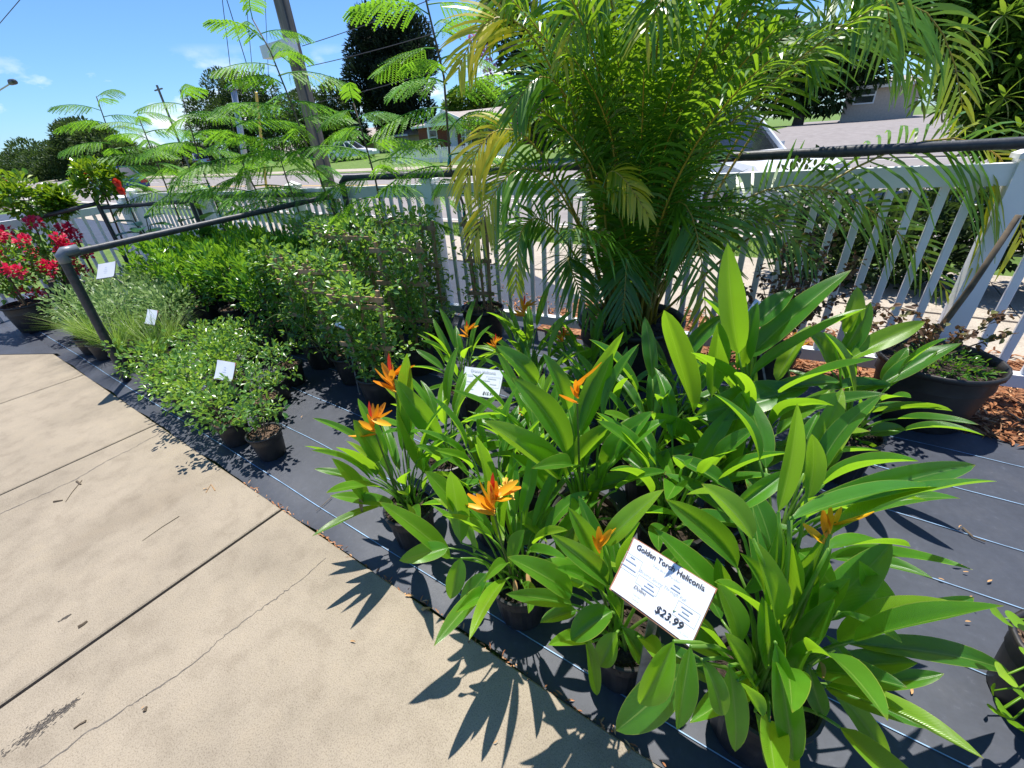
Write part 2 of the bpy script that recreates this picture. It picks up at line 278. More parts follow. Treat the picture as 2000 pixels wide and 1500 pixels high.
# one long leaf blade with folded midrib
def blade(mb, B, T, w, hint, sag=.1, fold=.5, nl=12, nw=3, tint=.5, prof=None, wave=.05, twist=0., side=0.):
    B, T = np.asarray(B, float), np.asarray(T, float); L = np.linalg.norm(T-B); D = unit(T-B); h = unit(hint - D*(np.asarray(hint)@D)); sd_ = np.cross(D, h)
    ctl = (B+T)/2 + h*sag*L + sd_*side*L
    ts = np.linspace(0, 1, nl); sp = np.array([(1-t)**2*B+2*t*(1-t)*ctl+t*t*T for t in ts]); tg = np.gradient(sp, axis=0)
    ss = np.linspace(-1, 1, 2*nw+1); P = np.zeros((nl, 2*nw+1, 3)); uv = np.zeros_like(P); tt = np.zeros(P.shape[:2]); ph = U(0, 6)
    for i, t in enumerate(ts):
        Tn = unit(tg[i]); N = unit(np.asarray(hint)-Tn*(np.asarray(hint)@Tn)); Sd = np.cross(Tn, N); a = twist*(t-.3); Sd, N = math.cos(a)*Sd+math.sin(a)*N, math.cos(a)*N-math.sin(a)*Sd
        wt = w/2*(prof(t) if prof else max(0.012, 1.94*t**.6*(1-t)**.8))
        fo = fold*(1-.3*t)
        for j, s_ in enumerate(ss):
            lift = abs(s_)*math.sin(fo)-.25*abs(s_)**2.2*math.sin(fo); wv = wave*abs(s_)*math.sin(9*t+ph+(1.7 if s_ > 0 else 0))
            P[i, j] = sp[i]+Sd*s_*wt*math.cos(fo*.8)+N*wt*(lift+wv); uv[i, j] = (t, s_, 0); tt[i, j] = tint+.08*(t-.5)
    mb.grid(P, tt, uv); return sp
# small-leaf cloud: positions, directions -> folded rhombic leaves
LEAF_F = [(0, 1, 2), (0, 2, 3)]
def leaves(mb, P, D, Nn, L, Wd, tint):
    P, D, Nn = map(np.asarray, (P, D, Nn)); k = len(P); L = np.broadcast_to(L, (k,))[:, None]; Wd = np.broadcast_to(Wd, (k,))[:, None]
    D = D/(np.linalg.norm(D, axis=1)[:, None]+1e-9); Sd = np.cross(D, Nn); Sd /= np.linalg.norm(Sd, axis=1)[:, None]+1e-9; N2 = np.cross(Sd, D)
    V = np.stack([P, P+D*L*.3+Sd*Wd*.42+N2*Wd*.1, P+D*L*.68+Sd*Wd*.4+N2*Wd*.1, P+D*L-N2*L*.12, P+D*L*.68-Sd*Wd*.4+N2*Wd*.1, P+D*L*.3-Sd*Wd*.42+N2*Wd*.1], 1)
    mb.addmany(V, [(0, 1, 2), (0, 2, 3), (0, 3, 4), (0, 4, 5)], np.broadcast_to(tint, (k,)).astype(float))
def rvec(k):
    v = rng.normal(size=(k, 3)); return v/np.linalg.norm(v, axis=1)[:, None]
def tuft(mb, c, rad, k, L, Wd, up=.5, tl=.35, th=.45, shell=.5):
    # k leaves through an ellipsoid; outward and upward pointing
    d = rvec(k); r = shell+(1-shell)*rng.random(k)**.6; r = np.where(rng.random(k) < .25, rng.random(k), r); P = np.asarray(c)+d*np.asarray(rad)*r[:, None]
    D = d*.8+rvec(k)*.6+np.array([0, 0, up]); Nn = np.array([0, 0, 1.])+rvec(k)*.6+d*.3
    leaves(mb, P, D, Nn, L*rng.uniform(.65, 1.25, k), Wd*rng.uniform(.7, 1.2, k), np.clip(tl+th*rng.random(k)**1.6+.12*d[:, 2], 0, 1))
# ------------------------------------------------------------------ pots
def make_pot(parent, rt, rb, h, ribs=0, soil=M_SOILD, soilz=.88, n=32, rimw=.006):
    mb = MB(); lip = h*.08
    prof = [(rb*.3, .004), (rb*.96, .0), (rb, .008), (rb+(rt-rb)*.5, h*.5), (rt*.955, h-lip*1.2), (rt*.955, h-lip), (rt+rimw, h-lip), (rt+rimw*1.2, h-.003), (rt, h), (rt-.006, h-.004), (rt*.93, h-lip), (rb+(rt-rb)*.8, h*.7)]
    N = n
    rib = (lambda j, i: .05 if (2 <= i <= 4 and (j % 4) in (0,)) else 0) if ribs else None
    mb.lathe(prof, N, rib=rib); o = mb.obj('pot', M_POT, parent, smooth=not ribs)
    if ribs:
        pass
    sb = MB(); zs = h*soilz; rs = (rb+(rt-rb)*soilz)*.97; P = np.zeros((5, 20, 3))
    for i, r in enumerate(np.linspace(0.02, 1, 5)):
        for j in range(20):
            t = 2*math.pi*j/20; P[i, j] = (rs*r*math.cos(t), rs*r*math.sin(t), zs+U(-.006, .008)+(.012*(1-r)))
    sb.grid(P, closed=True); k = int(60+rs*700); a = rng.random(k)*6.283; rr = np.sqrt(rng.random(k))*rs*.95
    pp = np.stack([rr*np.cos(a), rr*np.sin(a), np.full(k, zs+.008)], 1); dd = rvec(k)*[1, 1, .25]
    leaves(sb, pp, dd, np.array([0, 0, 1.])+rvec(k)*.3, .022, .01, .5); sb.obj('soil', soil, parent); return o
# ================================================================== SETTING
def far_z(y): return -.03 if y < 21.6 else -.03+min(.79, (y-21.6)*.083)
mb = MB(); ys = [-60, -10, -3, 0, 3, 6, 10, 15, 21.6, 24, 27, 30, 33.1, 36, 50, 80, 150, 300, 700]; xs = np.linspace(-800, 500, 53)
mb.grid(np.array([[(x, y, far_z(y)) for x in xs] for y in ys])); tag(mb.obj('ground', M_GRASS), kind='structure')
# concrete patio: slabs 1.48 m wide, tooled joints between them
JX = [-1.84+1.48*k for k in range(-6, 1)]
pt = MB().box((-12, -6, -.12), (4, .568, -.006)); patio = tag(pt.obj('patio', M_JOINT), kind='structure')
for a, b in zip([-12]+JX, JX+[4]):
    s = MB(); g = .0075; bv = .005; x0, x1, y0, y1 = a+g, b-g, -5.9, .566
    s.add([(x0,y0,-.1),(x1,y0,-.1),(x1,y1,-.1),(x0,y1,-.1),(x0,y0,.008),(x1,y0,.008),(x1,y1,.008),(x0,y1,.008),(x0+bv,y0+bv,.012),(x1-bv,y0+bv,.012),(x1-bv,y1-bv,.012),(x0+bv,y1-bv,.012)],
          [(0,1,5,4),(1,2,6,5),(2,3,7,6),(3,0,4,7),(4,5,9,8),(5,6,10,9),(6,7,11,10),(7,4,8,11),(8,9,10,11)]); s.obj('slab', M_CONC, patio)
def crack(pts, w0):
    P = [gnd(*p, .0128) for p in pts]; Q = []
    for a, b in zip(P[:-1], P[1:]):
        for t in np.linspace(0, 1, 9)[:-1]: Q.append(a+(b-a)*t+np.array([rng.normal()*.0035, rng.normal()*.0035, 0]))
    Q.append(P[-1]); Q = np.array(Q); c = MB(); T = np.gradient(Q, axis=0); G = []
    for q, t in zip(Q, T):
        n_ = unit((-t[1], t[0], 0)); w = w0*U(.35, 1.3); G.append([q-n_*w, q+n_*w])
    c.grid(np.array(G)); c.obj('crack', M_CRACK, patio)
crack([(636, 1090), (580, 1140), (545, 1165), (500, 1195), (440, 1240), (385, 1290), (300, 1350), (250, 1380), (160, 1440), (70, 1505)], .0026)
crack([(312, 846), (260, 875), (200, 905), (150, 935), (75, 970), (0, 1004)], .0034)
# dark scuff marks on the concrete
for q, (cx, cy, a, k) in enumerate([(72, 1425, .05, 330), (130, 1382, .02, 120), (125, 1208, .012, 60)]):
    c = MB(); p = gnd(cx, cy, .0128); ang = rng.normal(size=k)
    pp = p+np.stack([rng.normal(size=k)*a*.25, rng.normal(size=k)*a*.7, rng.random(k)*.0006], 1); dd = np.stack([rng.normal(size=k)*.3, np.ones(k), np.zeros(k)], 1)
    leaves(c, pp, dd, np.tile([0, 0, 1.], (k, 1)), .011*rng.random(k)+.002, .003*rng.random(k)+.0006, .5); tag(c.obj('scuff_mark', M_CRACK, patio), kind='stuff')
# landscape fabric with guide threads
MATX0, MATX1, MATY0, MATY1 = -9.2, 4.0, .576, 2.98
def mat_z(x, y): return .006+.0035*math.sin(3.1*x+2*y)*math.sin(5.3*y-1.2*x)+.002*math.sin(11*x+7*y)
gx, gy = np.linspace(MATX0, MATX1, 150), np.linspace(MATY0, MATY1, 34)
mb = MB(); mb.grid(np.array([[(x, y+(.006*math.sin(7*x)+.004*math.sin(19*x) if j == 0 else 0), mat_z(x, y)+(-.012 if j == 0 else 0)) for x in gx] for j, y in enumerate(gy)]))
fabric = tag(mb.obj('landscape_mat', M_MAT, smooth=True), kind='structure')
for y in (.675, .985, 1.30, 1.63, 1.94, 2.25, 2.56):
    s = MB(); s.grid(np.array([[(x, y-.0017+.004*math.sin(2*x+y), mat_z(x, y)+.0045), (x, y+.0017+.004*math.sin(2*x+y), mat_z(x, y)+.0045)] for x in np.linspace(MATX0, MATX1, 200)])); s.obj('guide_thread', M_BLUE, fabric)
def sheet(name, poly, z, mt, kind='structure'):
    s = MB(); s.add([(x, y, z) for x, y in poly], [tuple(range(len(poly)))]); return tag(s.obj(name, mt), kind=kind)
sheet('mat_corner', [(-5.62, .60), (-9.2, .60), (-9.2, -1.3)], .0165, M_MAT)
# beyond the fence: fabric, mulch, sidewalk, verge, road
sheet('fabric_strip', [(-30, 2.98), (-1.9, 2.98), (-1.9, 4.0), (-3.2, 4.75), (-30, 4.75)], -.021, M_MAT)
sheet('mulch_bed', [(-1.9, 2.98), (9, 2.98), (9, 3.95), (-1.9, 3.95)], -.019, M_MULCH)
sheet('mulch_verge', [(.62, 2.78), (4, 2.74), (4, 3.05), (.45, 3.05)], .014, M_MULCH)
sw = tag(MB().box((-90, 4.75, -.1), (60, 6.15, -.02)).obj('sidewalk', M_JOINT), kind='structure')
for k_ in range(26):
    x0 = 9-1.5*k_; s = MB().box((x0-1.49, 4.755, -.09), (x0, 6.145, -.008)); s.obj('slab', M_WALK, sw)
sheet('side_walk_apron', [(-1.9, 3.95), (9, 3.95), (9, 4.75), (-3.2, 4.75), (-1.9, 4.0)], -.0205, M_WALK)
sheet('road', [(-800, 7.24), (300, 7.24), (300, 21.2), (-800, 21.2)], -.024, M_ASPH)
for yy, mt in ((14.05, M_YPAINT), (14.3, M_YPAINT)): sheet('centre_line', [(-300, yy), (100, yy), (100, yy+.11), (-300, yy+.11)], -.02, mt)
for yy in (7.6, 20.8): sheet('edge_line', [(-300, yy), (100, yy), (100, yy+.1), (-300, yy+.1)], -.02, M_PAINT)
for k_ in range(18):
    for yy in (10.8, 17.5): sheet('lane_line', [(10-9*k_, yy), (13-9*k_, yy), (13-9*k_, yy+.1), (10-9*k_, yy+.1)], -.02, M_PAINT)
sheet('side_street', [(-3.5, 21.2), (9.5, 21.2), (9.5, 60), (-2.0, 60)], -.026, M_ASPH)
for y0, nm in ((7.12, 'kerb'), (21.2, 'kerb')): tag(MB().box((-300, y0, -.1), (200, y0+.14, .03)).obj(nm, M_WALK), kind='structure')
fw = MB(); fw.grid(np.array([[(x, 22.3, far_z(22.3)+.015), (x, 23.5, far_z(23.5)+.015)] for x in np.linspace(-250, -3.6, 30)])); ss = bpy.data.objects['side_street'].data
sg_ = MB(); sg_.grid(np.array([[(x, y, far_z(y)+.012) for x in (-3.5, 9.5)] for y in (21.2, 21.6, 24, 27, 31.2, 60)])); bpy.data.objects['side_street'].data = sg_.mesh('side_street', M_ASPH)
tag(fw.obj('far_sidewalk', M_WALK), kind='structure')
# grass verge blades and mulch chips
k = 9000; P = np.stack([rng.uniform(-14, -.5, k), rng.uniform(6.17, 7.1, k), np.full(k, -.03)], 1); D = rvec(k)*.5+[0, 0, 1]
mb = MB(); leaves(mb, P, D, rvec(k), rng.uniform(.04, .09, k), .012, rng.random(k)); tag(mb.obj('verge_grass', M_GRS), 'short green grass of the verge between sidewalk and road', 'grass', kind='stuff')
k = 4200; P = np.stack([rng.uniform(-.9, 3.2, k), rng.uniform(3.0, 4.05, k), rng.uniform(-.015, .012, k)], 1)
k2 = 1600; P2 = np.stack([rng.uniform(.6, 2.6, k2), 2.76+.32*rng.random(k2), rng.uniform(.012, .035, k2)], 1); k3 = 700; P3 = np.stack([-1.7+rng.normal(size=k3)*.6, 3.5+rng.normal(size=k3)*.2, rng.uniform(-.018, .0, k3)], 1)
P = np.concatenate([P, P2, P3]); k = len(P)
mb = MB(); leaves(mb, P, rvec(k)*[1, 1, .25], np.array([0, 0, 1.])+rvec(k)*.4, rng.uniform(.03, .09, k), rng.uniform(.006, .02, k), rng.random(k)); tag(mb.obj('pine_bark_mulch', M_CHIP), 'orange brown bark mulch strewn along the white fence', 'mulch', kind='stuff')
# ================================================================== WHITE FENCE
def fence_run(label, p0, p1, posts, zb, spacing, posth=1.27, railh=.1, first=True, capz=None):
    p0, p1 = np.array(p0, float), np.array(p1, float); L = np.linalg.norm(p1-p0); u = (p1-p0)/L; root = thing('vinyl_fence', (p0[0], p0[1], 0), label, 'fence', 'white vinyl fence runs round the nursery'); loc = np.array([p0[0], p0[1], 0])
    def at(s, z): return np.array([p0[0]+u[0]*s, p0[1]+u[1]*s, z])-loc
    for s in posts:
        zt = zb(s)+posth; m_ = MB(); m_.bar(at(s, -.03), at(s, zt), .1, .1, (u[0], u[1], 0)); po = m_.obj('post', M_WHITE, root)
        c = MB(); q = at(s, zt); c.bar(q+(0, 0, -.001), q+(0, 0, .02), .125, .125, (u[0], u[1], 0))
        a = u*.06; b = np.array([-u[1], u[0]])*.06; t = q+(0, 0, .06); base = [q+[*(a+b), .02], q+[*(a-b), .02], q+[*(-a-b), .02], q+[*(b-a), .02]]
        c.add(base+[t], [(0, 4, 1), (1, 4, 2), (2, 4, 3), (3, 4, 0)]); c.obj('post_cap', M_WHITE, po)
    for a, b in zip(posts[:-1], posts[1:]):
        for nm, z, h, w in (('top_rail', 1.2-railh/2, railh, .052), ('bottom_rail', .085, .075, .06)):
            MB().bar(at(a+.049, zb(a)+z), at(b-.049, zb(b)+z), w, h).obj(nm, M_WHITE, root)
        n_ = max(1, int(round((b-a-.1)/spacing))-1)
        for i in range(1, n_+1):
            s = a+.05+(b-a-.1)*i/(n_+1); m_ = MB(); z0 = zb(s)+.1; z1 = zb(s)+1.2-railh*.6; w, d = .019, .011
            uu = np.array([*u, 0]); vv = np.array([-u[1], u[0], 0]); ring = [(w, d-.004), (w-.004, d), (-w+.004, d), (-w, d-.004), (-w, -d+.004), (-w+.004, -d), (w-.004, -d), (w, -d+.004)]
            m_.grid(np.array([[at(s, z)+uu*x+vv*y for x, y in ring] for z in (z0, z1)]), closed=True); m_.obj('baluster', M_WHITE, root)
    return root
FA = 1/math.hypot(1, .08); FD = np.array([1, .08])*FA
def fy(x): return 3.05+.08*(x+2)
def zrun(s): return max(-.06, .012*(s*FD[0]-8.37+2))
fence_run('long white vinyl picket fence running behind the palm pot', (-8.37, fy(-8.37)), (2.6, fy(2.6)), [0, 1.87, 3.68, 5.52, 7.33, 9.17, 10.95], zrun, .112, 1.22)
fence_run('white vinyl fence panel behind the hibiscus standards', (-7.55, .35), (-8.45, 2.42), [0, 1.15, 2.257], lambda s: -.17, .15, 1.25, .09)
# ================================================================== BLACK FOAM-COVERED PIPES
def pipe(mb, pts, r=.027, n=10, rip=0):
    pts = np.array(pts, float); Q = []
    for a, b in zip(pts[:-1], pts[1:]):
        k = max(2, int(np.linalg.norm(b-a)/.06)); Q += [a+(b-a)*t for t in np.linspace(0, 1, k)[:-1]]
    Q.append(pts[-1]); Q = np.array(Q); rr = r*(1+rip*rng.normal(size=len(Q))); Q = Q+rng.normal(size=Q.shape)*rip*.004; mb.tube(Q, rr, n); return mb
A0 = gnd(250, 745); top0 = np.array([-4.2, .735, 1.0]); f0 = thing('pipe_rack', (A0[0], A0[1], 0), 'black foam covered pipe rack over the potted shrubs', 'rack'); O0 = np.array([A0[0], A0[1], 0])
pipe(MB(), [A0-O0, top0-O0], .029).obj('upright', M_PIPE, f0, smooth=True)
end0 = np.array([-4.12, 2.88, 1.10]); pipe(MB(), [top0-O0+(-.01, .02, .0), end0-O0], .024, rip=.05).obj('crossbar', M_PIPE, f0, smooth=True)
MB().tube(np.array([top0-O0+(0, 0, -.05), top0-O0+(0, 0, .0), top0-O0+(0, .02, .02), top0-O0+(.0, .1, .024)]), [.034, .034, .033, .03], 12).obj('elbow', M_PVC, f0, smooth=True)
pipe(MB(), [end0-O0+(0, 0, .05), (end0-O0)*[1, 1, 0]], .022).obj('upright', M_PIPE, f0, smooth=True)
p1 = np.array([-3.85, 2.82, 1.24]); f1 = thing('pipe_rail', (p1[0], p1[1], 0), 'black foam covered pipe rail running along the fence top', 'pipe'); O1 = np.array([p1[0], p1[1], 0])
pipe(MB(), [(.0, 0, 0), (0, 0, 1.22), (.05, .01, 1.26), (1.0, .1, 1.265), (3.4, .29, 1.31), (6.2, .5, 1.335)], .027, rip=.05).obj('rail', M_PIPE, f1, smooth=True)
q0 = np.array([-6.6, 2.62, 1.1]); f2 = thing('pipe_rail', (q0[0], q0[1], 0), 'short black pipe rail tied to saplings beside the rack end', 'pipe')
pipe(MB(), [(0, 0, 0), (0, 0, 1.1), (1.0, .08, 1.115), (2.42, .2, 1.12)], .024, rip=.05).obj('rail', M_PIPE, f2, smooth=True)
w0 = np.array([-7.4, 2.2, 0]); f3 = thing('pipe_rail', w0, 'black pipe rail on posts before the left fence', 'pipe')
pa, pb, pc = aty(60, 428, 1.2), aty(190, 397, 1.75), aty(372, 393, 2.35)
pipe(MB(), [pa-w0, pb-w0], .022).obj('rail', M_PIPE, f3, smooth=True); pipe(MB(), [pb-w0+(0, .02, -.05), pc-w0], .022, rip=.05).obj('rail', M_PIPE, f3, smooth=True)
for p in (pb, pc): pipe(MB(), [p-w0+(0, 0, .05), (p-w0)*[1, 1, 0]], .022).obj('upright', M_PIPE, f3, smooth=True)
# ================================================================== HELICONIAS
def heliconia(label, x, y, pot, mat, group, name='potted_heliconia'):
    t = thing(name, (x, y, .004), label, 'plant', group); rt, rb, h = pot
    make_pot(t, rt, rb, h, ribs=1); return t
def hleaf(plant, B, T, w, mat, hint, sag=.08, fold=.55, twist=0., side=0., soilz=.15, tint=None, brown=False):
    o = np.array(plant.location); B, T = np.asarray(B)-o, np.asarray(T)-o; mbx = MB()
    ti = random.choice([U(0, .3), U(.1, .5), U(.3, .75), U(.55, .95)]) if tint is None else tint
    foot = np.array([B[0]*.18+U(-.03, .03), B[1]*.18+U(-.03, .03), soilz]); r = .0042 if mat is M_HELI else .003
    c = np.array([B[0]*.45, B[1]*.45, soilz+(B[2]-soilz)*.75]); ts = np.linspace(0, 1, 6)
    mbx.tube(np.array([(1-a)**2*foot+2*a*(1-a)*c+a*a*B for a in ts]), np.linspace(r*1.5, r*.8, 6), 5, ti)
    blade(mbx, B, T, w, hint, sag, fold, 13, 3, ti, twist=twist, side=side)
    return mbx.obj('leaf', mat, plant, smooth=True)
def px_leaf(plant, mat, bx, by, tx, ty, wpx, do_b=0., do_t=0., face=0., sag=.06, fold=.55, twist=0., side=0., tint=None, soilz=.2):
    # face: 0 = blade turned flat to the sky, 1 = turned towards the viewer, -1 = seen from behind
    ax = plant.location; B = atd(bx, by, ax, do_b); T = atd(tx, ty, ax, do_t); D = unit(T-B); view = unit(CC-(B+T)/2); up = np.array([0, 0, 1.])
    out = T-np.array(ax); out[2] = 0; hint = up*.8-unit(out)*.45
    hint = hint*(1-abs(face))+view*face*1.2
    return hleaf(plant, B, T, wpx*1.55*pxm((B+T)/2), mat, hint, sag, fold, twist, side, soilz, tint)
def rand_leaves(plant, mat, n, H, L, w, spread=.5, droop=0, soilz=.2, azr=None):
    o = np.array(plant.location)
    for i in range(n):
        az = (i*2.4+U(-.5, .5)) if azr is None else U(*azr); d = np.array([math.cos(az), math.sin(az), 0]); f = (i+.5)/n
        hb = soilz+H*(.25+.6*f)*U(.8, 1.1); le = U(.25, .85)*(1.25-f*.8); rb = .03+spread*.22*(1-f*.5)*U(.5, 1.2)
        B = o+d*rb+[0, 0, hb-.0]; l_ = L*U(.75, 1.15); el = max(-.5, 1.25-le*1.3-droop)
        T = B+l_*(d*math.cos(el)+np.array([0, 0, math.sin(el)])); hint = np.array([0, 0, 1.])-d*.5+rvec(1)[0]*.35
        hleaf(plant, B, T, w*U(.75, 1.15), mat, hint, U(.06, .2), U(.55, 1.2), U(-.9, .9), U(-.1, .1), soilz)
def flower(plant, px, py, size, off=0., stem=True, kind='torch'):
    ax = np.array(plant.location); P = atd(px, py, ax, off)-ax; f = MB(); u = CR; v = np.array([0, 0, 1.]); w = np.cross(u, v); n_ = 9 if kind == 'parrot' else 5
    for i in range(n_):
        a = U(-.2, .2)+(i-(n_-1)/2)*(.34 if kind == 'parrot' else .42); el = U(.7, 1.3)
        d = unit(u*math.sin(a)*1.0+v*math.cos(a)+w*U(-.6, .6)); z = i/(n_-1)*.5; B = P+v*size*(-.45+z); T = B+d*size*U(.45, .7)
        blade(f, B, T, size*.2, unit(v*.5-d*.2+w*U(-.5, .5)+u*U(-.3, .3)), -.12, .9, 6, 1, U(.2, .9), prof=lambda t: (math.sin(math.pi*(t*.82+.12)))**.8, wave=0)
    f.obj('flower', M_FLOW, plant, smooth=True)
    if kind == 'parrot':
        r_ = MB(); blade(r_, P+v*size*.1, P+v*size*.62+u*size*.06, size*.14, w, .05, .8, 6, 1, .6, wave=0); r_.obj('flower_tip', M_RED, plant, smooth=True)
    g = MB(); g.tube(np.array([(P[0]*.3, P[1]*.3, .15), (P[0]*.75, P[1]*.75, P[2]*.6), P-v*size*.45]), [.0045, .004, .0035], 5); g.obj('flower_stem', M_STALK, plant)
GG, GO = 'golden torch heliconias', 'orange heliconias'
POT3, POT2, POT1 = (.125, .1, .24), (.108, .088, .2), (.1, .082, .19)
def GH(label, x, y, pot=POT3): return heliconia(label, x, y, pot, M_HELI, GG)
g1 = GH('large broad leaved heliconia spilling over its pot right of the price sign', .16, .79)
for a in [ (1510,1230,1468,1052,72,-.02,-.03,.6), (1525,1252,1597,1075,66,.03,.05,.75), (1470,1052,1370,945,52,-.05,.0,.45), (1440,1110,1300,975,62,.12,.12,.45),
           (1545,1010,1905,908,58,.08,.2,.35), (1540,1018,1840,952,46,.02,.12,-.3), (1622,1045,1947,940,60,.02,.12,-.4), (1619,1072,1778,1068,58,-.02,-.02,-.3),
           (1725,1222,1678,1095,60,.05,.05,.5), (1722,1216,1902,1167,46,.02,.06,.6), (1652,1257,1972,1313,48,.0,.0,.35), (1640,1195,1762,1255,26,-.04,-.05,.3),
           (1612,1240,1692,1352,24,-.03,-.08,.3), (1605,1318,1737,1505,38,-.05,-.14,.35), (1514,1254,1550,1487,64,-.1,-.2,.7), (1424,1300,1436,1468,44,-.12,-.18,.7),
           (1475,1390,1508,1510,28,-.12,-.17,.6), (1346,1300,1203,1427,72,-.1,-.14,.7), (1316,1252,1250,1375,72,-.1,-.14,.6), (1349,1262,1322,1425,54,-.13,-.2,.5),
           (1370,1288,1409,1398,46,-.12,-.17,.7), (1440,1330,1490,1400,44,-.14,-.18,-.3), (1580,1300,1612,1402,36,-.05,-.1,.6), (1520,1000,1557,787,38,.05,.05,-.6), (1575,975,1586,848,40,.08,.1,-.6),
           (1490,1190,1445,1080,50,.03,.03,.6), (1450,1160,1520,1020,56,.04,.06,-.4), (1560,1150,1620,1030,44,.04,.05,-.3), (1410,1190,1400,1090,40,.06,.08,.5), (1430,1000,1540,920,46,.1,.14,.3), (1440,1265,1400,1135,50,-.05,-.05,.6), (1500,1300,1488,1165,58,-.06,-.05,.7), (1560,1280,1630,1170,50,-.04,-.03,.5), (1470,1345,1415,1235,48,-.1,-.1,.5), (1545,1340,1602,1245,46,-.08,-.08,.6), (1520,1200,1545,1060,56,.0,.02,-.5), (1590,1200,1660,1130,46,.0,.0,.4) ]:
    px_leaf(g1, M_HELI, *a, sag=U(.05, .15), fold=U(.6, 1.3), twist=U(-.9, .9), side=U(-.06, .06))
rand_leaves(g1, M_HELI, 15, .46, .25, .105, .6); rand_leaves(g1, M_HELI, 9, .26, .2, .09, .5, .35)
g2 = GH('small golden torch heliconia in low pot left of the price sign', -.2, .75, POT1)
for a in [ (1180,1064,1297,956,42,.02,.04,.4), (1189,1145,1075,1043,52,-.02,-.04,.55), (1117,1160,991,1088,52,-.03,-.06,.6), (1117,1181,988,1160,38,-.04,-.07,.5), (1125,1192,1055,1216,34,-.05,-.08,.5),
           (1195,1195,1115,1250,66,-.08,-.12,.4), (1195,1235,1185,1165,46,-.04,-.05,.4), (1140,1240,1166,1358,32,-.1,-.14,.6), (1205,1235,1172,1302,46,-.1,-.13,.5), (1215,1225,1255,1292,48,-.08,-.1,.6),
           (1165,1110,1110,990,46,.03,.05,.4), (1215,1120,1250,1020,44,.03,.05,-.4), (1150,1120,1040,1105,40,.02,.02,.4) ]:
    px_leaf(g2, M_HELI, *a, sag=U(.05, .15), fold=U(.55, 1.2), twist=U(-.9, .9), soilz=.15)
rand_leaves(g2, M_HELI, 10, .36, .19, .075, .5, soilz=.15)
flower(g2, 1172, 1062, .12, 0)
g3 = GH('tall golden torch heliconia with wide dark leaves behind the two front pots', -.48, 1.08)
for a in [ (1105,935,1197,826,48,.0,.0,-.5), (1180,915,1276,803,54,.05,.05,.35), (1096,932,945,822,70,-.04,-.08,.55), (1108,890,1000,737,58,.0,-.02,.5), (1120,872,1218,648,44,.05,.08,-.5), (1135,850,1197,690,36,.05,.08,-.6),
           (1050,748,968,675,44,.1,.1,.6), (1095,1000,990,1060,54,-.05,-.1,.55), (1130,1010,1090,1090,44,-.08,-.12,.6), (1080,960,1000,890,46,-.02,-.03,.7), (1150,980,1190,900,40,.02,.02,.4), (1110,800,1060,690,40,.08,.1,.5), (1150,960,1275,930,44,.0,.0,.4) ]:
    px_leaf(g3, M_HELI, *a, sag=U(.05, .15), fold=U(.6, 1.3), twist=U(-.9, .9), side=U(-.06, .06))
rand_leaves(g3, M_HELI, 12, .5, .27, .1, .5)
flower(g3, 1128, 752, .15, -.02)
g4 = GH('tallest golden torch heliconia with an upright leaf before the palm fronds', -.03, 1.58)
for a in [ (1354,806,1297,606,62,-.02,-.02,-.5), (1390,775,1404,628,46,-.04,-.05,-.75), (1442,690,1421,474,50,.0,.0,.75), (1458,702,1663,527,48,.02,.06,.4), (1466,736,1692,602,54,-.02,.02,-.4), (1466,641,1554,563,42,.06,.1,.35),
           (1358,812,1580,757,66,-.05,-.04,.8), (1405,935,1464,752,58,-.08,-.08,.8), (1405,946,1578,856,44,-.08,-.08,.3), (1402,945,1271,806,70,-.06,-.08,-.45), (1243,947,1373,866,46,-.1,-.1,.35), (1450,700,1370,580,44,.08,.12,.3),
           (1430,760,1340,690,44,.05,.08,-.4), (1440,720,1480,590,46,.04,.06,.5), (1500,760,1640,745,40,-.02,.0,.4), (1400,880,1330,960,48,-.1,-.16,.5), (1440,890,1500,960,44,-.1,-.14,.5), (1350,900,1290,1000,46,-.1,-.14,.5), (1480,640,1600,590,40,.1,.14,.3) ]:
    px_leaf(g4, M_HELI, *a, sag=U(.05, .15), fold=U(.6, 1.3), twist=U(-.9, .9), side=U(-.06, .06))
rand_leaves(g4, M_HELI, 14, .58, .3, .11, .55)
g5 = GH('golden torch heliconia standing beside the big bark filled pot', .34, 2.12)
for a in [ (1655,704,1807,628,38,.0,.02,.4), (1721,749,1878,670,38,.0,.02,.4), (1676,812,1860,803,38,-.03,-.03,-.3), (1610,650,1668,785,38,-.1,-.12,.4), (1640,700,1700,590,40,.05,.08,.4), (1660,780,1740,750,34,-.05,-.05,.3), (1600,770,1740,752,36,-.05,-.04,.3),
           (1640,860,1590,920,40,-.08,-.12,.5), (1680,860,1710,905,36,-.06,-.1,.6), (1700,850,1765,835,32,-.05,-.05,.4), (1620,720,1570,640,44,.02,.04,.5), (1650,650,1675,560,34,.08,.1,.4), (1600,820,1530,880,44,-.08,-.12,.5) ]:
    px_leaf(g5, M_HELI, *a, sag=U(.05, .14), fold=U(.6, 1.25), twist=U(-.9, .9))
rand_leaves(g5, M_HELI, 14, .4, .22, .085, .5)
flower(g5, 1545, 688, .13, -.05)
g6 = GH('golden torch heliconia crowded between the tall one and the large one', .12, 1.2)
rand_leaves(g6, M_HELI, 20, .5, .28, .105, .6)
flower(g1, 1628, 1030, .11, .04)
g7 = GH('golden torch heliconia filling the middle behind the price sign', -.2, 1.22)
rand_leaves(g7, M_HELI, 19, .44, .26, .1, .55)
g8 = GH('golden torch heliconia between the white price card and the tall upright one', -.36, 1.5)
rand_leaves(g8, M_HELI, 17, .5, .27, .1, .55)
def OH(label, x, y, n=23, H=.34, pot=POT1):
    t = heliconia(label, x, y, pot, M_HELO, GO); rand_leaves(t, M_HELO, n, H, .26, .072, .5, soilz=.16); return t
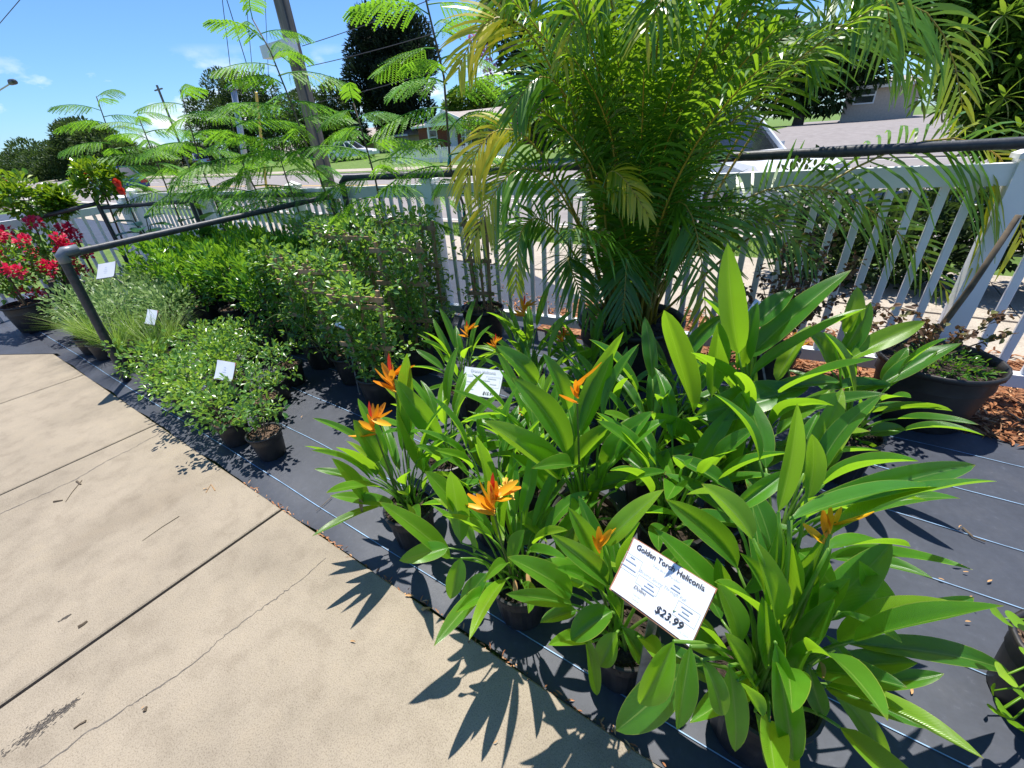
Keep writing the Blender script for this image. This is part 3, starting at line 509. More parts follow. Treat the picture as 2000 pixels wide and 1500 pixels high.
o1 = OH('orange heliconia in ribbed pot at the mat edge nearest the sapling pots', -1.15, .79)
for a in [(720,985,648,895,34,-.06,-.1,.4), (735,930,655,873,46,-.05,-.1,-.3), (770,985,645,968,26,-.06,-.1,.4), (742,900,690,820,38,.0,.0,.5), (800,850,795,690,36,.06,.1,-.5), (860,860,770,740,40,.08,.08,.4), (850,930,775,800,40,.05,.05,-.3)]: px_leaf(o1, M_HELO, *a, sag=.06, soilz=.16)
flower(o1, 765, 735, .16, .12, kind='parrot'); flower(o1, 727, 822, .14, .0, kind='parrot')
o2 = OH('orange heliconia in ribbed pot at the mat edge with one open flower', -.57, .75)
for a in [(880,1090,740,980,40,-.05,-.08,.4), (875,1070,780,1095,36,-.08,-.12,.5), (925,1080,870,940,40,.02,.04,-.3), (900,1060,880,920,42,.0,.0,-.6), (1000,1110,1025,1035,46,-.06,-.08,.5), (900,1090,880,1170,34,-.12,-.16,.6), (950,1120,900,1185,34,-.12,-.16,.5), (960,1000,930,850,44,.08,.1,-.4), (985,1030,1010,900,40,.06,.08,-.4), (900,1000,830,920,40,.05,.04,.4)]: px_leaf(o2, M_HELO, *a, sag=.06, soilz=.16)
flower(o2, 962, 972, .16, -.02, kind='parrot')
y_ = MB(); P = atd(988, 960, o2.location, .02)-np.array(o2.location); tuft(y_, P, (.02, .02, .035), 40, .018, .01); y_.obj('old_bloom', M_YEL, o2)
OL = [(-.84, .98, 'orange heliconia half hidden between the two front ribbed pots'), (-1.22, 1.12, 'orange heliconia behind the front pot with two flowers'), (-.88, 1.34, 'orange heliconia below the white price card'), (-1.08, 1.72, 'orange heliconia standing behind the white price card'),
      (-1.32, 2.02, 'orange heliconia with tall bloom near the fence foot'), (-.92, 2.02, 'orange heliconia in front of the palm pot'), (-.62, 1.66, 'orange heliconia under the tall broad leaves before the palm pot'), (-.36, 1.98, 'orange heliconia beside the right of the palm pot'), (-1.55, 1.66, 'orange heliconia at the trellis side of its group'), (-.74, 1.2, 'orange heliconia behind the pot with one open flower')]
ol = [OH(lb, x, y, 21, .36) for x, y, lb in OL]
flower(ol[4], 1024, 600, .13, 0, kind='parrot'); flower(ol[5], 1100, 655, .09, 0, kind='parrot'); flower(ol[8], 912, 645, .1, 0, kind='parrot'); flower(ol[3], 968, 668, .08, 0, kind='parrot'); flower(ol[2], 1020, 800, .07, 0)
# dry leaves hanging from the front pots
for pl, lst in ((o1, [(705,985),(772,1000)]), (o2, [(905,1170),(1005,1150),(1030,1135)]), (g1, [(1500,1410),(1600,1310)])):
    for x, y in lst:
        d = MB(); ax = np.array(pl.location); B = atd(x, y-20, ax, -.08)-ax; T = atd(x+U(-12, 12), y+18, ax, -.12)-ax; blade(d, B, T, .025, HEAD*-1, .1, .9, 6, 1, .5); d.obj('dry_leaf', M_TAN, pl, smooth=True)
# ================================================================== ARECA PALM
PX, PY = -.88, 2.60
palm = thing('potted_palm', (PX, PY, .004), 'large clumping palm with yellow green fronds in a big black pot', 'palm'); make_pot(palm, .335, .27, .42, soilz=.86)
PO = np.array([PX, PY, .004])
def frond(parent, name, B, C, T, LL, tint, mat=M_PALM, rmat=M_RACH, nl=46, start=.3, r0=.009, droop=.5, wl=.022, vee=.35, yellow=0., hint=None):
    B, C, T = (np.asarray(a, float) for a in (B, C, T)); tube = MB(); ts = np.linspace(0, 1, 14); sp = lambda t: (1-t)**2*B+2*t*(1-t)*C+t*t*T
    dv = lambda t: unit(2*(1-t)*(C-B)+2*t*(T-C))
    tube.tube(np.array([sp(t) for t in ts]), np.linspace(r0, r0*.22, 14), 5); fo = tube.obj(name, rmat, parent, smooth=True)
    lf = MB(); tt = np.linspace(start, .995, nl); up = np.array([0, 0, 1.]); hn = up if hint is None else unit(hint); seg = 5; V = []; tn_ = []
    for i, t in enumerate(tt):
        Tn = dv(t); Sd = np.cross(Tn, hn); Sd = unit(Sd) if np.linalg.norm(Sd) > .05 else CR; N = np.cross(Sd, Tn); q = (t-start)/(1-start)
        L = LL*(math.sin(math.pi*(.18+.74*q)))**.8*U(.88, 1.08); fw = .35+.75*q
        for sgn in (-1, 1):
            d = unit(Sd*sgn*math.cos(fw)+Tn*math.sin(fw)+N*vee*U(.3, 1.5)+rvec(1)[0]*.13); p0 = sp(t); g = droop*U(.7, 1.3); side = unit(np.cross(d, N+rvec(1)[0]*.25)); rows = []
            for s_ in np.linspace(0, 1, seg):
                c = p0+d*L*s_-up*L*g*s_*s_; w = wl/2*max(.06, math.sin(math.pi*(.1+.88*s_)))**.7; rows.append([c-side*w, c+side*w])
            V.append(np.array(rows).reshape(-1, 3)); tn_.append(min(1, tint+yellow*q**1.5+U(-.1, .1)))
    F = [(2*i, 2*i+1, 2*i+3, 2*i+2) for i in range(seg-1)]; lf.addmany(np.array(V), F, np.array(tn_)); lf.obj('leaflets', mat, fo); return fo
up_ = np.array([0, 0, 1.])
def pf(mid, mo, tip, to, tint, LL=.27, base=(0, 0), yellow=0., droop=.5, nl=34, start=.34, bz=.35):
    C = atd(*mid, PO, mo)-PO; T = atd(*tip, PO, to)-PO; B = np.array([base[0], base[1], bz]); C2 = 2*C-.5*(B+T)   # pass through mid
    frond(palm, 'frond', B, C2, T, LL, tint, yellow=yellow, droop=droop*.8, nl=nl, start=start, vee=.12, wl=.0155, hint=up_*.5+unit(CC-PO-(C+T)/2)*.6)
for a in [((1520,365),-.1,(1850,570),-.35,.3,.36,(.08,-.05),.45,.2), ((1770,285),-.2,(1995,470),-.45,.6,.42,(.1,0),.6,.7), ((1320,395),-.3,(1380,640),-.6,.42,.34,(.02,-.12),.6,.15), ((1180,365),-.25,(1265,420),-.5,.75,.17,(0,-.1),.3,.6),
          ((1060,430),-.05,(1008,560),-.12,.35,.2,(-.12,0),.6,.4), ((1060,340),-.05,(925,480),-.1,.55,.25,(-.1,-.05),.5,.6), ((1040,280),.05,(905,370),.0,.75,.28,(-.1,0),.5,.7), ((1070,120),.0,(895,135),-.05,.8,.3,(-.08,0),.35,.35),
          ((1120,40),.05,(955,60),.0,.55,.27,(-.06,.04),.4,.4), ((1530,-60),-.1,(1740,60),-.3,.35,.34,(.08,0),.1,.9), ((1560,110),.0,(1790,170),-.1,.3,.32,(.1,.05),.35,.4), ((1225,500),-.25,(1215,640),-.42,.2,.22,(0,-.15),.0,.45),
          ((1110,500),-.1,(1165,650),-.3,.25,.2,(-.1,-.1),.3,.4), ((1400,430),-.1,(1590,510),-.3,.25,.28,(.1,-.1),.2,.5), ((1330,100),-.2,(1260,60),-.55,.5,.3,(0,-.05),.3,.8), ((1200,30),-.1,(1100,120),-.4,.6,.26,(-.05,-.06),.3,.7),
          ((1450,160),-.05,(1600,140),-.1,.2,.28,(.07,0),.1,.4), ((1120,220),-.1,(1000,230),-.25,.45,.25,(-.08,-.05),.3,.5), ((1640,60),.0,(1880,210),-.15,.35,.32,(.1,.03),.6,.5), ((1480,0),.1,(1640,-10),.15,.25,.3,(.08,.06),.1,.4)]:
    pf(a[0], a[1], a[2], a[3], a[4], a[5], a[6], a[7], a[8])
for i in range(66):
    az = i*2.399+U(-.3, .3); d = np.array([math.cos(az), math.sin(az), 0]); r = U(.12, .65); h = U(1.0, 2.35); B = d*U(.03, .16)+[0, 0, .35]; T = d*(r+U(.1, .35))+[0, 0, h]; C = d*r*.25+[0, 0, h*.82]
    if (T+PO)[1] > 3.6: T[1] *= .6
    frond(palm, 'frond', B, C, T, U(.26, .36), U(.05, .6), wl=.016, nl=40, start=U(.28, .42), droop=U(.25, .8), yellow=U(0, .3))
for i in range(22):
    az = i*2.4; d = np.array([math.cos(az), math.sin(az), 0]); r = U(.03, .17); h = U(.55, 1.0); c = MB(); b = d*r+[0, 0, .34]; c.tube(np.array([b, b+d*.04+[0, 0, h*.5], b+d*U(.04, .12)+[0, 0, h]]), [.014, .012, .008], 6); c.obj('cane', M_CANE, palm, smooth=True)
# ================================================================== FLAME TREE SAPLINGS (feathery leaves)
def feather(seed):
    r = np.random.default_rng(seed); L = .43; mbx = MB(); npn = 14; sp = lambda t: np.array([L*t, .02*math.sin(3*t+seed), L*(.16*t-.34*t*t)])
    mbx.tube(np.array([sp(t) for t in np.linspace(0, 1, 7)]), np.linspace(.0042, .0016, 7), 4, .3)
    V = []; tn_ = []
    for i in range(npn):
        t = .2+.8*i/(npn-1); q = i/(npn-1); pl = .125*(math.sin(math.pi*(.22+.62*q)))**.9; p0 = sp(t)
        for sg in (-1, 1):
            a = .42+.45*q; d = unit([math.sin(a), sg*math.cos(a)*.9, r.uniform(-.75, -.35)]); nk = 11; ti = r.uniform(.2, .75)
            for j in range(nk):
                s_ = (j+.6)/nk; c = p0+d*pl*s_+np.array([0, 0, -.22*pl*s_*s_]); s2 = np.array([-d[1], d[0], 0])
                for g in (-1, 1):
                    e_ = unit(d*.55+s2*g*.8+np.array([0, 0, -.35*g*sg+r.uniform(-.2, .1)])); l_ = .02*(1-.45*abs(s_-.4)); w = unit(np.cross(e_, [0, 0, 1.]))*.0055
                    V.append([c, c+e_*l_*.55+w, c+e_*l_, c+e_*l_*.55-w]); tn_.append(ti+r.uniform(-.08, .08))
    mbx.addmany(np.array(V), [(0, 1, 2, 3)], np.array(tn_)); return mbx.mesh('feather_leaf', M_FLAME)
FEATH = [feather(s) for s in range(5)]
def sapling(label, Y, pts, nleaf, lo, hi, s0=1.4, pot=True, tie=2):
    P = [aty(x, y, Y) for x, y in pts]; b = P[0].copy(); b[2] = .004; t = thing('flame_tree_sapling', b, label, 'sapling', 'flame tree saplings along the fence')
    make_pot(t, .13, .105, .25); Q = np.array([b*[1, 1, 0]+[0, 0, .2]]+[p for p in P if p[2] > .3])-np.array([*b[:2], .004]); k = len(Q)
    MB().tube(Q, np.linspace(.0125, .005, k), 6).obj('trunk', M_TRUNK, t, smooth=True)
    s = MB(); s.tube(np.array([[.03, 0, .1], Q[1]+[.015, -.01, 0]]), .006, 5); s.obj('stake', M_STAKE, t)
    cum = np.concatenate([[0], np.cumsum(np.linalg.norm(np.diff(Q, axis=0), axis=1))]); tot = cum[-1]
    def onT(f): return np.array([np.interp(f*tot, cum, Q[:, i]) for i in range(3)])
    for i in range(tie):
        z = MB(); p = onT(.38+.16*i); z.tube(np.array([p-[0, 0, .012], p+[0, 0, .012]]), .014, 7); blade(z, p, p+[U(-.03, .03), U(-.03, .0), -.1], .022, (0, -1, 0), .1, .2, 5, 1); z.obj('tie_tape', M_TIE, t)
    nleaf = int(nleaf*1.3)
    for i in range(nleaf):
        f = lo+(hi-lo)*(i/(nleaf-1))**.85; p = onT(min(1, f)); az = i*2.4+U(-.5, .5); sc = s0*(1.0-.3*max(0, f-.8)/.2)*U(.8, 1.1); pit = -U(-.1, .3)-.25*max(0, (f-.85))*4
        link('leaf', FEATH[i % 5], t, p, (U(-.25, .25), pit, az), sc)
    return t
sapling('tall flame tree sapling whose top leaves the picture beside the yellow palm frond', 2.72, [(935,640),(928,560),(905,400),(880,330),(867,150),(832,0),(820,-60)], 15, .42, .98)
sapling('flame tree sapling with teal tape left of the tall one', 2.7, [(790,560),(757,470),(733,350),(705,250),(690,200)], 11, .45, 1.0)
sapling('tall flame tree sapling crossing the wooden utility pole', 2.62, [(690,560),(662,440),(640,385),(605,300),(570,205),(528,100),(492,35)], 15, .45, 1.0)
sapling('flame tree sapling leaning before the grey mast', 2.5, [(560,520),(515,400),(478,330),(455,250),(440,205)], 12, .45, 1.0)
sapling('flame tree sapling at the bend of the short pipe rail', 2.45, [(455,500),(425,405),(395,330),(370,240),(352,175)], 12, .45, 1.0)
sapling('flame tree sapling tied to the far pipe rail', 2.4, [(385,500),(352,430),(325,365),(295,290),(268,222)], 12, .45, 1.0)
sapling('flame tree sapling beside the hibiscus standard, leaning over the fence corner', 2.3, [(320,520),(276,457),(245,385),(215,265),(188,188)], 12, .5, 1.0)
sapling('low flame tree sapling behind the rack crossbar', 2.55, [(620,540),(590,430),(560,350),(540,285)], 9, .5, 1.0)
# ================================================================== POTTED SHRUBS
def potted(name, label, cat, group, x, y, pot, soil=M_SOIL):
    t = thing(name, (x, y, .004), label, cat, group); make_pot(t, *pot, soil=soil, n=24); return t
def stems(t, n, h, r, sp, z0, mat=M_TRUNK):
    for i in range(n):
        a = U(0, 6.28); c = MB(); d = np.array([math.cos(a), math.sin(a), 0]); c.tube(np.array([d*.01+[0, 0, z0], d*sp*.5*U(.5, 1)+[0, 0, z0+h*.5], d*sp*U(.6, 1.1)+[U(-.03, .03), 0, z0+h]]), [r, r*.8, r*.4], 5); c.obj('stem', mat, t)
POTS = (.088, .07, .165); POTM = (.125, .1, .22); POTL = (.145, .12, .26)
# small leafy shrubs at the mat edge
SM = [(-2.3, .79, 1, 'small jasmine in black pot at the end of the row, bark chips showing'), (-2.62, .755, 2, 'bushy little jasmine beside the end pot, spilling over the mat edge'), (-2.68, 1.0, 1, 'sparse jasmine in the pot behind the row end'), (-2.86, 1.17, 1, 'bare twiggy jasmine in pot under the small price card'),
      (-2.98, 1.36, 1, 'single upright jasmine in pot standing apart toward the trellises'), (-3.02, .78, 3, 'orange tinged groundcover shrub hanging over the concrete edge'), (-3.2, 1.05, 2, 'leafy jasmine just behind the price card'), (-3.42, .8, 2, 'dense jasmine at the mat edge near the rack upright'),
      (-3.5, 1.12, 2, 'dense jasmine between the grass and the price card'), (-3.62, 1.42, 2, 'loose jasmine in front of the dark shrub row'), (-3.85, .82, 2, 'dense jasmine next to the foot of the rack upright'), (-3.9, 1.2, 2, 'low jasmine touching the grass clump')]
for x, y, kd, lb in SM:
    t = potted('potted_jasmine', lb, 'shrub', 'small jasmine pots along the mat edge', x, y, POTS); fm = MB()
    if kd == 1:
        stems(t, 5, .22, .003, .12, .14)
        for i in range(9): c = np.array([U(-.13, .13), U(-.13, .13), U(.16, .36)]); tuft(fm, c, (.05, .05, .04), 20, .036, .021, .3, .05, .6)
    else:
        stems(t, 5, .2, .003, .15, .14); tuft(fm, (0, 0, .26), (.2, .19, .13), 420 if kd == 2 else 380, .034, .021, .3, .05 if kd == 2 else .3, .65, .3)
        for i in range(6): a = U(0, 6.3); tuft(fm, (.2*math.cos(a), .2*math.sin(a), U(.16, .4)), (.06, .06, .05), 30, .034, .02, .3, .1, .6)
    tag(fm.obj('foliage', M_JAS, t), kind='stuff')
# dark glossy shrubs in the middle rows
DS = [(x+U(-.08, .08), y+U(-.06, .06)) for y in (1.75, 2.15, 2.5) for x in np.arange(-6.0, -3.7, .44)]
for i, (x, y) in enumerate(DS):
    t = potted('potted_shrub', 'dark glossy leaved shrub in black pot, '+('front row behind the small jasmines' if y < 1.95 else 'middle row below the rack crossbar' if y < 2.33 else 'back row against the fence saplings'), 'shrub', 'glossy shrubs in rows under the rack', x, y, POTM); fm = MB(); stems(t, 4, .45, .006, .12, .2)
    dz = -.08 if x < -5 else -.03
    tuft(fm, (0, 0, .56+dz+U(-.06, .06)), (.25, .25, .26), 420, .07, .03, .7, .0, .5, .35)
    for j in range(14): tuft(fm, (U(-.2, .2), U(-.2, .2), U(.64, .84)+dz), (.035, .035, .05), 12, .075, .03, 1.2, .45, .5)
    tag(fm.obj('foliage', M_SHRUB, t), kind='stuff')
# trellised jasmine
TR = [(-2.17, 1.50, .78, 'trellised jasmine nearest the orange heliconias, its pot on open mat'), (-2.6, 1.62, .86, 'trellised jasmine with a price card on a rod before it'), (-3.05, 1.66, .84, 'trellised jasmine with long curling runners at the front row'), (-3.5, 1.75, .85, 'trellised jasmine at the shrub end of the front row'),
      (-2.25, 1.95, .95, 'trellised jasmine with pale crosspiece in the second row'), (-2.72, 2.05, .98, 'trellised jasmine in the middle of the second row'), (-3.2, 2.1, .96, 'trellised jasmine in the second row toward the dark shrubs'), (-3.65, 2.2, .97, 'trellised jasmine in the second row touching the dark shrubs'),
      (-2.5, 2.42, 1.0, 'trellised jasmine in the back row by the pipe post'), (-3.0, 2.48, 1.0, 'trellised jasmine in the back row behind the curling runners'), (-3.45, 2.5, 1.0, 'trellised jasmine in the back row under the crossbar end')]
def trellis_plant(x, y, H, lb, dens=1., pot=POTM, wdt=.16):
    t = potted('trellised_jasmine', lb, 'vine', 'jasmine vines grown on wooden trellises', x, y, pot); az = U(-.4, .4); u = np.array([math.cos(az), math.sin(az), 0])
    for s in (-1, 1): MB().bar(u*s*wdt*.6+[0, 0, .1], u*s*wdt+[0, 0, H], .022, .016).obj('trellis_post', M_WOOD, t)
    MB().bar([0, .012, .1], [0, .012, H-.02], .018, .014).obj('trellis_post', M_WOOD, t)
    for z in (.42, .68, H-.05): MB().bar(-u*wdt*1.25+[0, -.015, z], u*wdt*1.25+[0, -.015, z], .014, .03).obj('trellis_rung', M_WOOD, t)
    fm = MB(); n = int(880*dens)
    for z in np.linspace(.3, H-.02, 6): tuft(fm, u*U(-.05, .05)+[0, 0, z], (.2*U(.8, 1.1), .14, .11), n//6, .046, .028, .2, .0, .7, .35)
    for i in range(int(12*dens)): tuft(fm, (U(-.24, .24), U(-.16, .16), U(.28, H+.05)), (.05, .05, .05), 13, .038, .024, .3, .1, .8)
    tag(fm.obj('foliage', M_JAS, t), kind='stuff')
    for i in range(int(1.6*dens)):
        a = U(-1, 1); z = U(.3, H); q = MB(); P0 = u*a*.15+[0, -.1, z]; K = np.array([P0, P0+[U(-.15, .15), -.1, U(.02, .2)], P0+[U(-.3, .3), -.2, U(-.1, .1)], P0+[U(-.2, .2), -.1, U(-.35, -.1)]]); ta = np.linspace(0, 1, 14)[:, None]; q.tube((1-ta)**3*K[0]+3*ta*(1-ta)**2*K[1]+3*ta**2*(1-ta)*K[2]+ta**3*K[3], .002, 4); q.obj('runner', M_STALK, t)
    return t
for x, y, H, lb in TR: trellis_plant(x, y, H, lb)
tt_ = trellis_plant(-2.12, 2.62, 1.0, 'thin jasmine on dark ladder trellis in big pot against the fence', .3, (.16, .13, .3), .09)
# loops of runners in front of the trellises
for i, pts in enumerate([[(620,520),(590,600),(600,660),(650,690),(665,660)], [(640,480),(600,560),(595,620),(640,655),(680,650)], [(545,600),(570,680),(560,740),(500,790)], [(520,625),(545,610),(590,640),(625,690),(640,680)]]):
    q = MB(); P = np.array([atd(*p, (-2.9, 1.45), 0) for p in pts]); ts = np.linspace(0, len(P)-1, 22); P2 = np.stack([np.interp(ts, range(len(P)), P[:, j]) for j in range(3)], 1)
    for _ in range(3): P2[1:-1] = (P2[:-2]+P2[1:-1]*2+P2[2:])/4
    par = [o for o in S.objects if o.name.startswith('trellised_jasmine') and o.type == 'EMPTY'][2]; q.tube(P2-np.array(par.location), .0028, 5); q.obj('runner', M_STALK, par, smooth=True)
# variegated low plants and grass tufts
for i, (x, y) in enumerate([(-5.2, 1.0), (-5.6, 1.25), (-6.0, .95), (-5.9, 1.5), (-6.35, 1.3), (-5.3, 1.45), (-6.5, 1.7), (-4.85, 1.35)]):
    t = potted('variegated_shrub', 'pale variegated low shrub at the far end beside the grass pots', 'shrub', 'variegated shrubs at the far mat end', x, y, POTS); fm = MB(); stems(t, 3, .15, .004, .1, .14)
    tuft(fm, (0, 0, .33), (.26, .25, .2), 520, .05, .026, .5, .1, .8, .3); tag(fm.obj('foliage', M_VAR, t), kind='stuff')
for i, (x, y) in enumerate([(-4.55, .82), (-4.35, 1.12), (-4.8, 1.0), (-5.05, .8), (-4.15, .95), (-5.35, .78)]):
    t = potted('potted_grass', 'arching fine bladed grass tuft at the foot of the rack upright', 'grass plant', 'grass pots round the rack upright', x, y, POTS); fm = MB(); k = 190; V = []; tn_ = []
    for j in range(k):
        a = U(0, 6.283); d = np.array([math.cos(a), math.sin(a), 0]); L = U(.22, .42); le = U(.15, .75); p = d*U(0, .05)+[0, 0, .14]; w = np.cross(d, [0, 0, 1.])*.0028; rows = []
        for s_ in np.linspace(0, 1, 5): c = p+L*(d*le*s_*(.5+.7*s_)+np.array([0, 0, s_*(1.05-.55*le*s_)])); q = w*(1-s_*.85); rows.append([c-q, c+q])
        V.append(np.array(rows).reshape(-1, 3)); tn_.append(U(0, 1))
    fm.addmany(np.array(V), [(2*i_, 2*i_+1, 2*i_+3, 2*i_+2) for i_ in range(4)], np.array(tn_)); tag(fm.obj('blades', M_GRS, t), kind='stuff')
# bougainvillea at the far left
for x, y, H, lb in [(-6.85, .72, .95, 'bougainvillea with magenta bracts in big black pot at the far corner'), (-7.2, 1.15, 1.0, 'taller bougainvillea with red bracts behind the corner pot')]:
    t = potted('potted_bougainvillea', lb, 'shrub', 'bougainvilleas', x, y, (.2, .16, .3)); fm = MB(); stems(t, 5, .6, .008, .2, .25); tuft(fm, (0, 0, H*.68), (.3, .3, .32), 700, .05, .034, .3, .0, .6, .3); tag(fm.obj('foliage', M_SHRUB, t), kind='stuff')
    for i in range(18):
        d = rvec(1)[0]; c = np.array([0, 0, H*.7])+d*[.33, .33, .35]; b = MB(); tuft(b, c, (.065, .065, .05), 46, .045, .04, .3, .2, .6); tag(b.obj('bract_cluster', M_MAG, t), kind='stuff')
# hibiscus standards
for i, (crown, foot, Y, R_, fl, lb) in enumerate([((45, 385), (85, 505), 1.25, .25, [(10, 356), (-4, 372)], 'hibiscus standard at the far left with one red flower high on its crown'), ((112, 392), (150, 475), 1.5, .14, [], 'small yellow green hibiscus standard between the two red flowered ones'), ((192, 352), (238, 480), 1.85, .21, [(230, 357), (238, 372), (172, 346)], 'hibiscus standard with red and pink flowers by the fence post')]):
    C_ = aty(*crown, Y); F_ = aty(*foot, Y); b = np.array([F_[0], F_[1], .004]); t = potted('hibiscus_standard', lb, 'hibiscus', 'hibiscus standards', b[0], b[1], POTL); C_ = C_-b
    MB().tube(np.array([[0, 0, .2], C_*[.5, .5, .6], C_-[0, 0, R_*.3]]), [.013, .011, .008], 6).obj('trunk', M_TRUNK, t, smooth=True)
    for j in range(6): MB().tube(np.array([C_-[0, 0, R_*.4], C_+rvec(1)[0]*R_*.7]), [.006, .002], 4).obj('branch', M_TRUNK, t)
    fm = MB(); tuft(fm, C_, (R_, R_, R_), 330, .075, .045, .2, .05, .6, .3)
    for j in range(13): d = rvec(1)[0]; tuft(fm, C_+d*R_*U(.7, 1.25), (.06, .06, .06), 22, .075, .045, .5, .35, .6)
    tag(fm.obj('foliage', M_HIB, t), kind='stuff')
    for j, (x, y) in enumerate(fl):
        p = atd(x, y, b, -R_*1.25)-b; f = MB()
        for a in range(5): an = a*1.257+.3; d = CR*math.cos(an)+np.array([0, 0, 1.])*math.sin(an); blade(f, p, p+d*.05-HEAD*.012, .055, -HEAD, .1, .2, 5, 2, .5, prof=lambda t: math.sin(math.pi*(.15+.7*t)))
        f.tube(np.array([p, p-HEAD*.05+[0, 0, .01]]), .003, 4); f.obj('flower', M_RED, t, smooth=True)
# broad leaved plants near the left fence
for x, y, n_, lb in [(-6.7, 2.0, 9, 'broad dark leaved plant before the left fence'), (-6.1, 2.35, 8, 'broad dark leaved plant peeping above the rack crossbar')]:
    t = potted('broad_leaf_plant', lb, 'plant', 'broad leaved plants', x, y, POTL)
    for i in range(n_):
        az = i*2.4; d = np.array([math.cos(az), math.sin(az), 0]); B = d*.07+[0, 0, U(.55, .95)]; T = B+d*.24+[0, 0, U(-.06, .1)]; mbx = MB(); mbx.tube(np.array([[0, 0, .2], B*[.4, .4, .8], B]), .006, 5); blade(mbx, B, T, .17, (0, 0, 1), .12, .3, 8, 3, U(.1, .9), prof=lambda t: math.sin(math.pi*(.08+.9*t))**.6); mbx.obj('leaf', M_BIG, t, smooth=True)
# brown twiggy plants by the right fence, and the big pot
def twiggy(t, base, tips, mat, n, L, Wd, leafy=1.):
    for T in tips:
        T = np.asarray(T); q = MB(); ts = np.linspace(0, 1, 9); c = (base+T)/2+[U(-.06, .06), U(-.06, .06), U(.02, .14)]; P = np.array([(1-a)**2*base+2*a*(1-a)*c+a*a*T for a in ts]); q.tube(P, np.linspace(.005, .0015, 9), 5); b = q.obj('branch', M_TRUNK, t)
        k = int(n*leafy); f = MB(); a = rng.uniform(.3, 1, k); PP = np.stack([np.interp(a, ts, P[:, j]) for j in range(3)], 1)+rng.normal(size=(k, 3))*.012; leaves(f, PP, rvec(k)+[0, 0, -.1], np.array([0, 0, 1.])+rvec(k)*.7, L*rng.uniform(.7, 1.2, k), Wd*rng.uniform(.7, 1.2, k), rng.random(k)); f.obj('twig_leaves', mat, b)
bt = potted('potted_bronze_shrub', 'dark bronze twiggy shrub against the fence right of the palm', 'shrub', None, -.06, 2.86, (.15, .12, .26)); o = np.array(bt.location)
twiggy(bt, np.array([0, 0, .24]), [atd(x, y, o, f)-o for x, y, f in [(1480,520,0), (1530,470,-.05), (1590,450,0), (1640,440,.05), (1560,560,-.1), (1640,540,0), (1700,560,-.1), (1600,600,-.15), (1500,600,-.1), (1680,500,0), (1720,610,-.1), (1450,560,.0), (1550,510,.0), (1610,500,-.05), (1520,540,-.08)]], M_BRONZE, 60, .034, .026)
bp = potted('potted_tree', 'young tree with leaning trunk in the biggest black pot by the fence', 'tree', None, .69, 2.86, (.255, .2, .36), M_SOILD); o = np.array(bp.location)
tr0 = atd(1800, 690, o, -.05)-o; tr1 = atd(1990, 420, o, -.1)-o; MB().tube(np.array([tr0*[1, 1, 0]+[0, 0, .3], tr0, (tr0+tr1)/2+[.01, 0, .01], tr1]), [.016, .015, .013, .011], 8).obj('trunk', M_TRUNK, bp, smooth=True)
twiggy(bp, np.array([-.05, -.05, .34]), [atd(x, y, o, f)-o for x, y, f in [(1700,590,0), (1760,600,-.1), (1830,640,-.15), (1880,640,-.1), (1990,650,-.1), (1960,610,-.05), (1750,640,-.2), (1700,640,-.1), (1660,600,0)]], M_BRONZE, 34, .032, .026)
fm = MB(); tuft(fm, (0.02, -.02, .35), (.19, .19, .03), 420, .03, .012, .4, .0, .5); tag(fm.obj('weeds', M_SHRUB, bp), kind='stuff')
# round leaved plant at the right edge
cp = potted('potted_round_leaf_plant', 'plant with round lime leaves in glossy pot on bark soil at the mat', 'plant', None, .83, 1.28, (.125, .1, .24)); o = np.array(cp.location)
for i, (x, y, w) in enumerate([(1950,1203,42), (1995,1222,52), (1960,1318,40), (2000,1365,50), (1957,1385,34), (1975,1408,54), (2010,1420,46), (1945,1390,26), (2030,1180,50), (2040,1260,50), (2050,1330,50), (2020,1290,46), (1938,1345,22), (1985,1345,40)]):
    c = atd(x, y, o, -.1+.1*(i % 3 == 0))-o; mm = pxm(c+o); d = unit(c*[1, 1, 0]+[0, 0, .2]); mbx = MB(); blade(mbx, c-d*w*mm/2, c+d*w*mm/2, w*mm*1.1, unit(np.array([0, 0, .7])+unit(CC-o)*.6+rvec(1)[0]*.3), .06, .25, 8, 3, U(.2, .8), prof=lambda t: max(.02, math.sqrt(max(0, 1-(2*t-1)**2))), wave=.02)
    mbx.tube(np.array([[U(-.03, .03), U(-.03, .03), .2], (c-d*w*mm/2)*[.6, .6, .9]+[0, 0, .02], c-d*w*mm/2]), .0022, 4); mbx.obj('leaf', M_ROUND, cp, smooth=True)
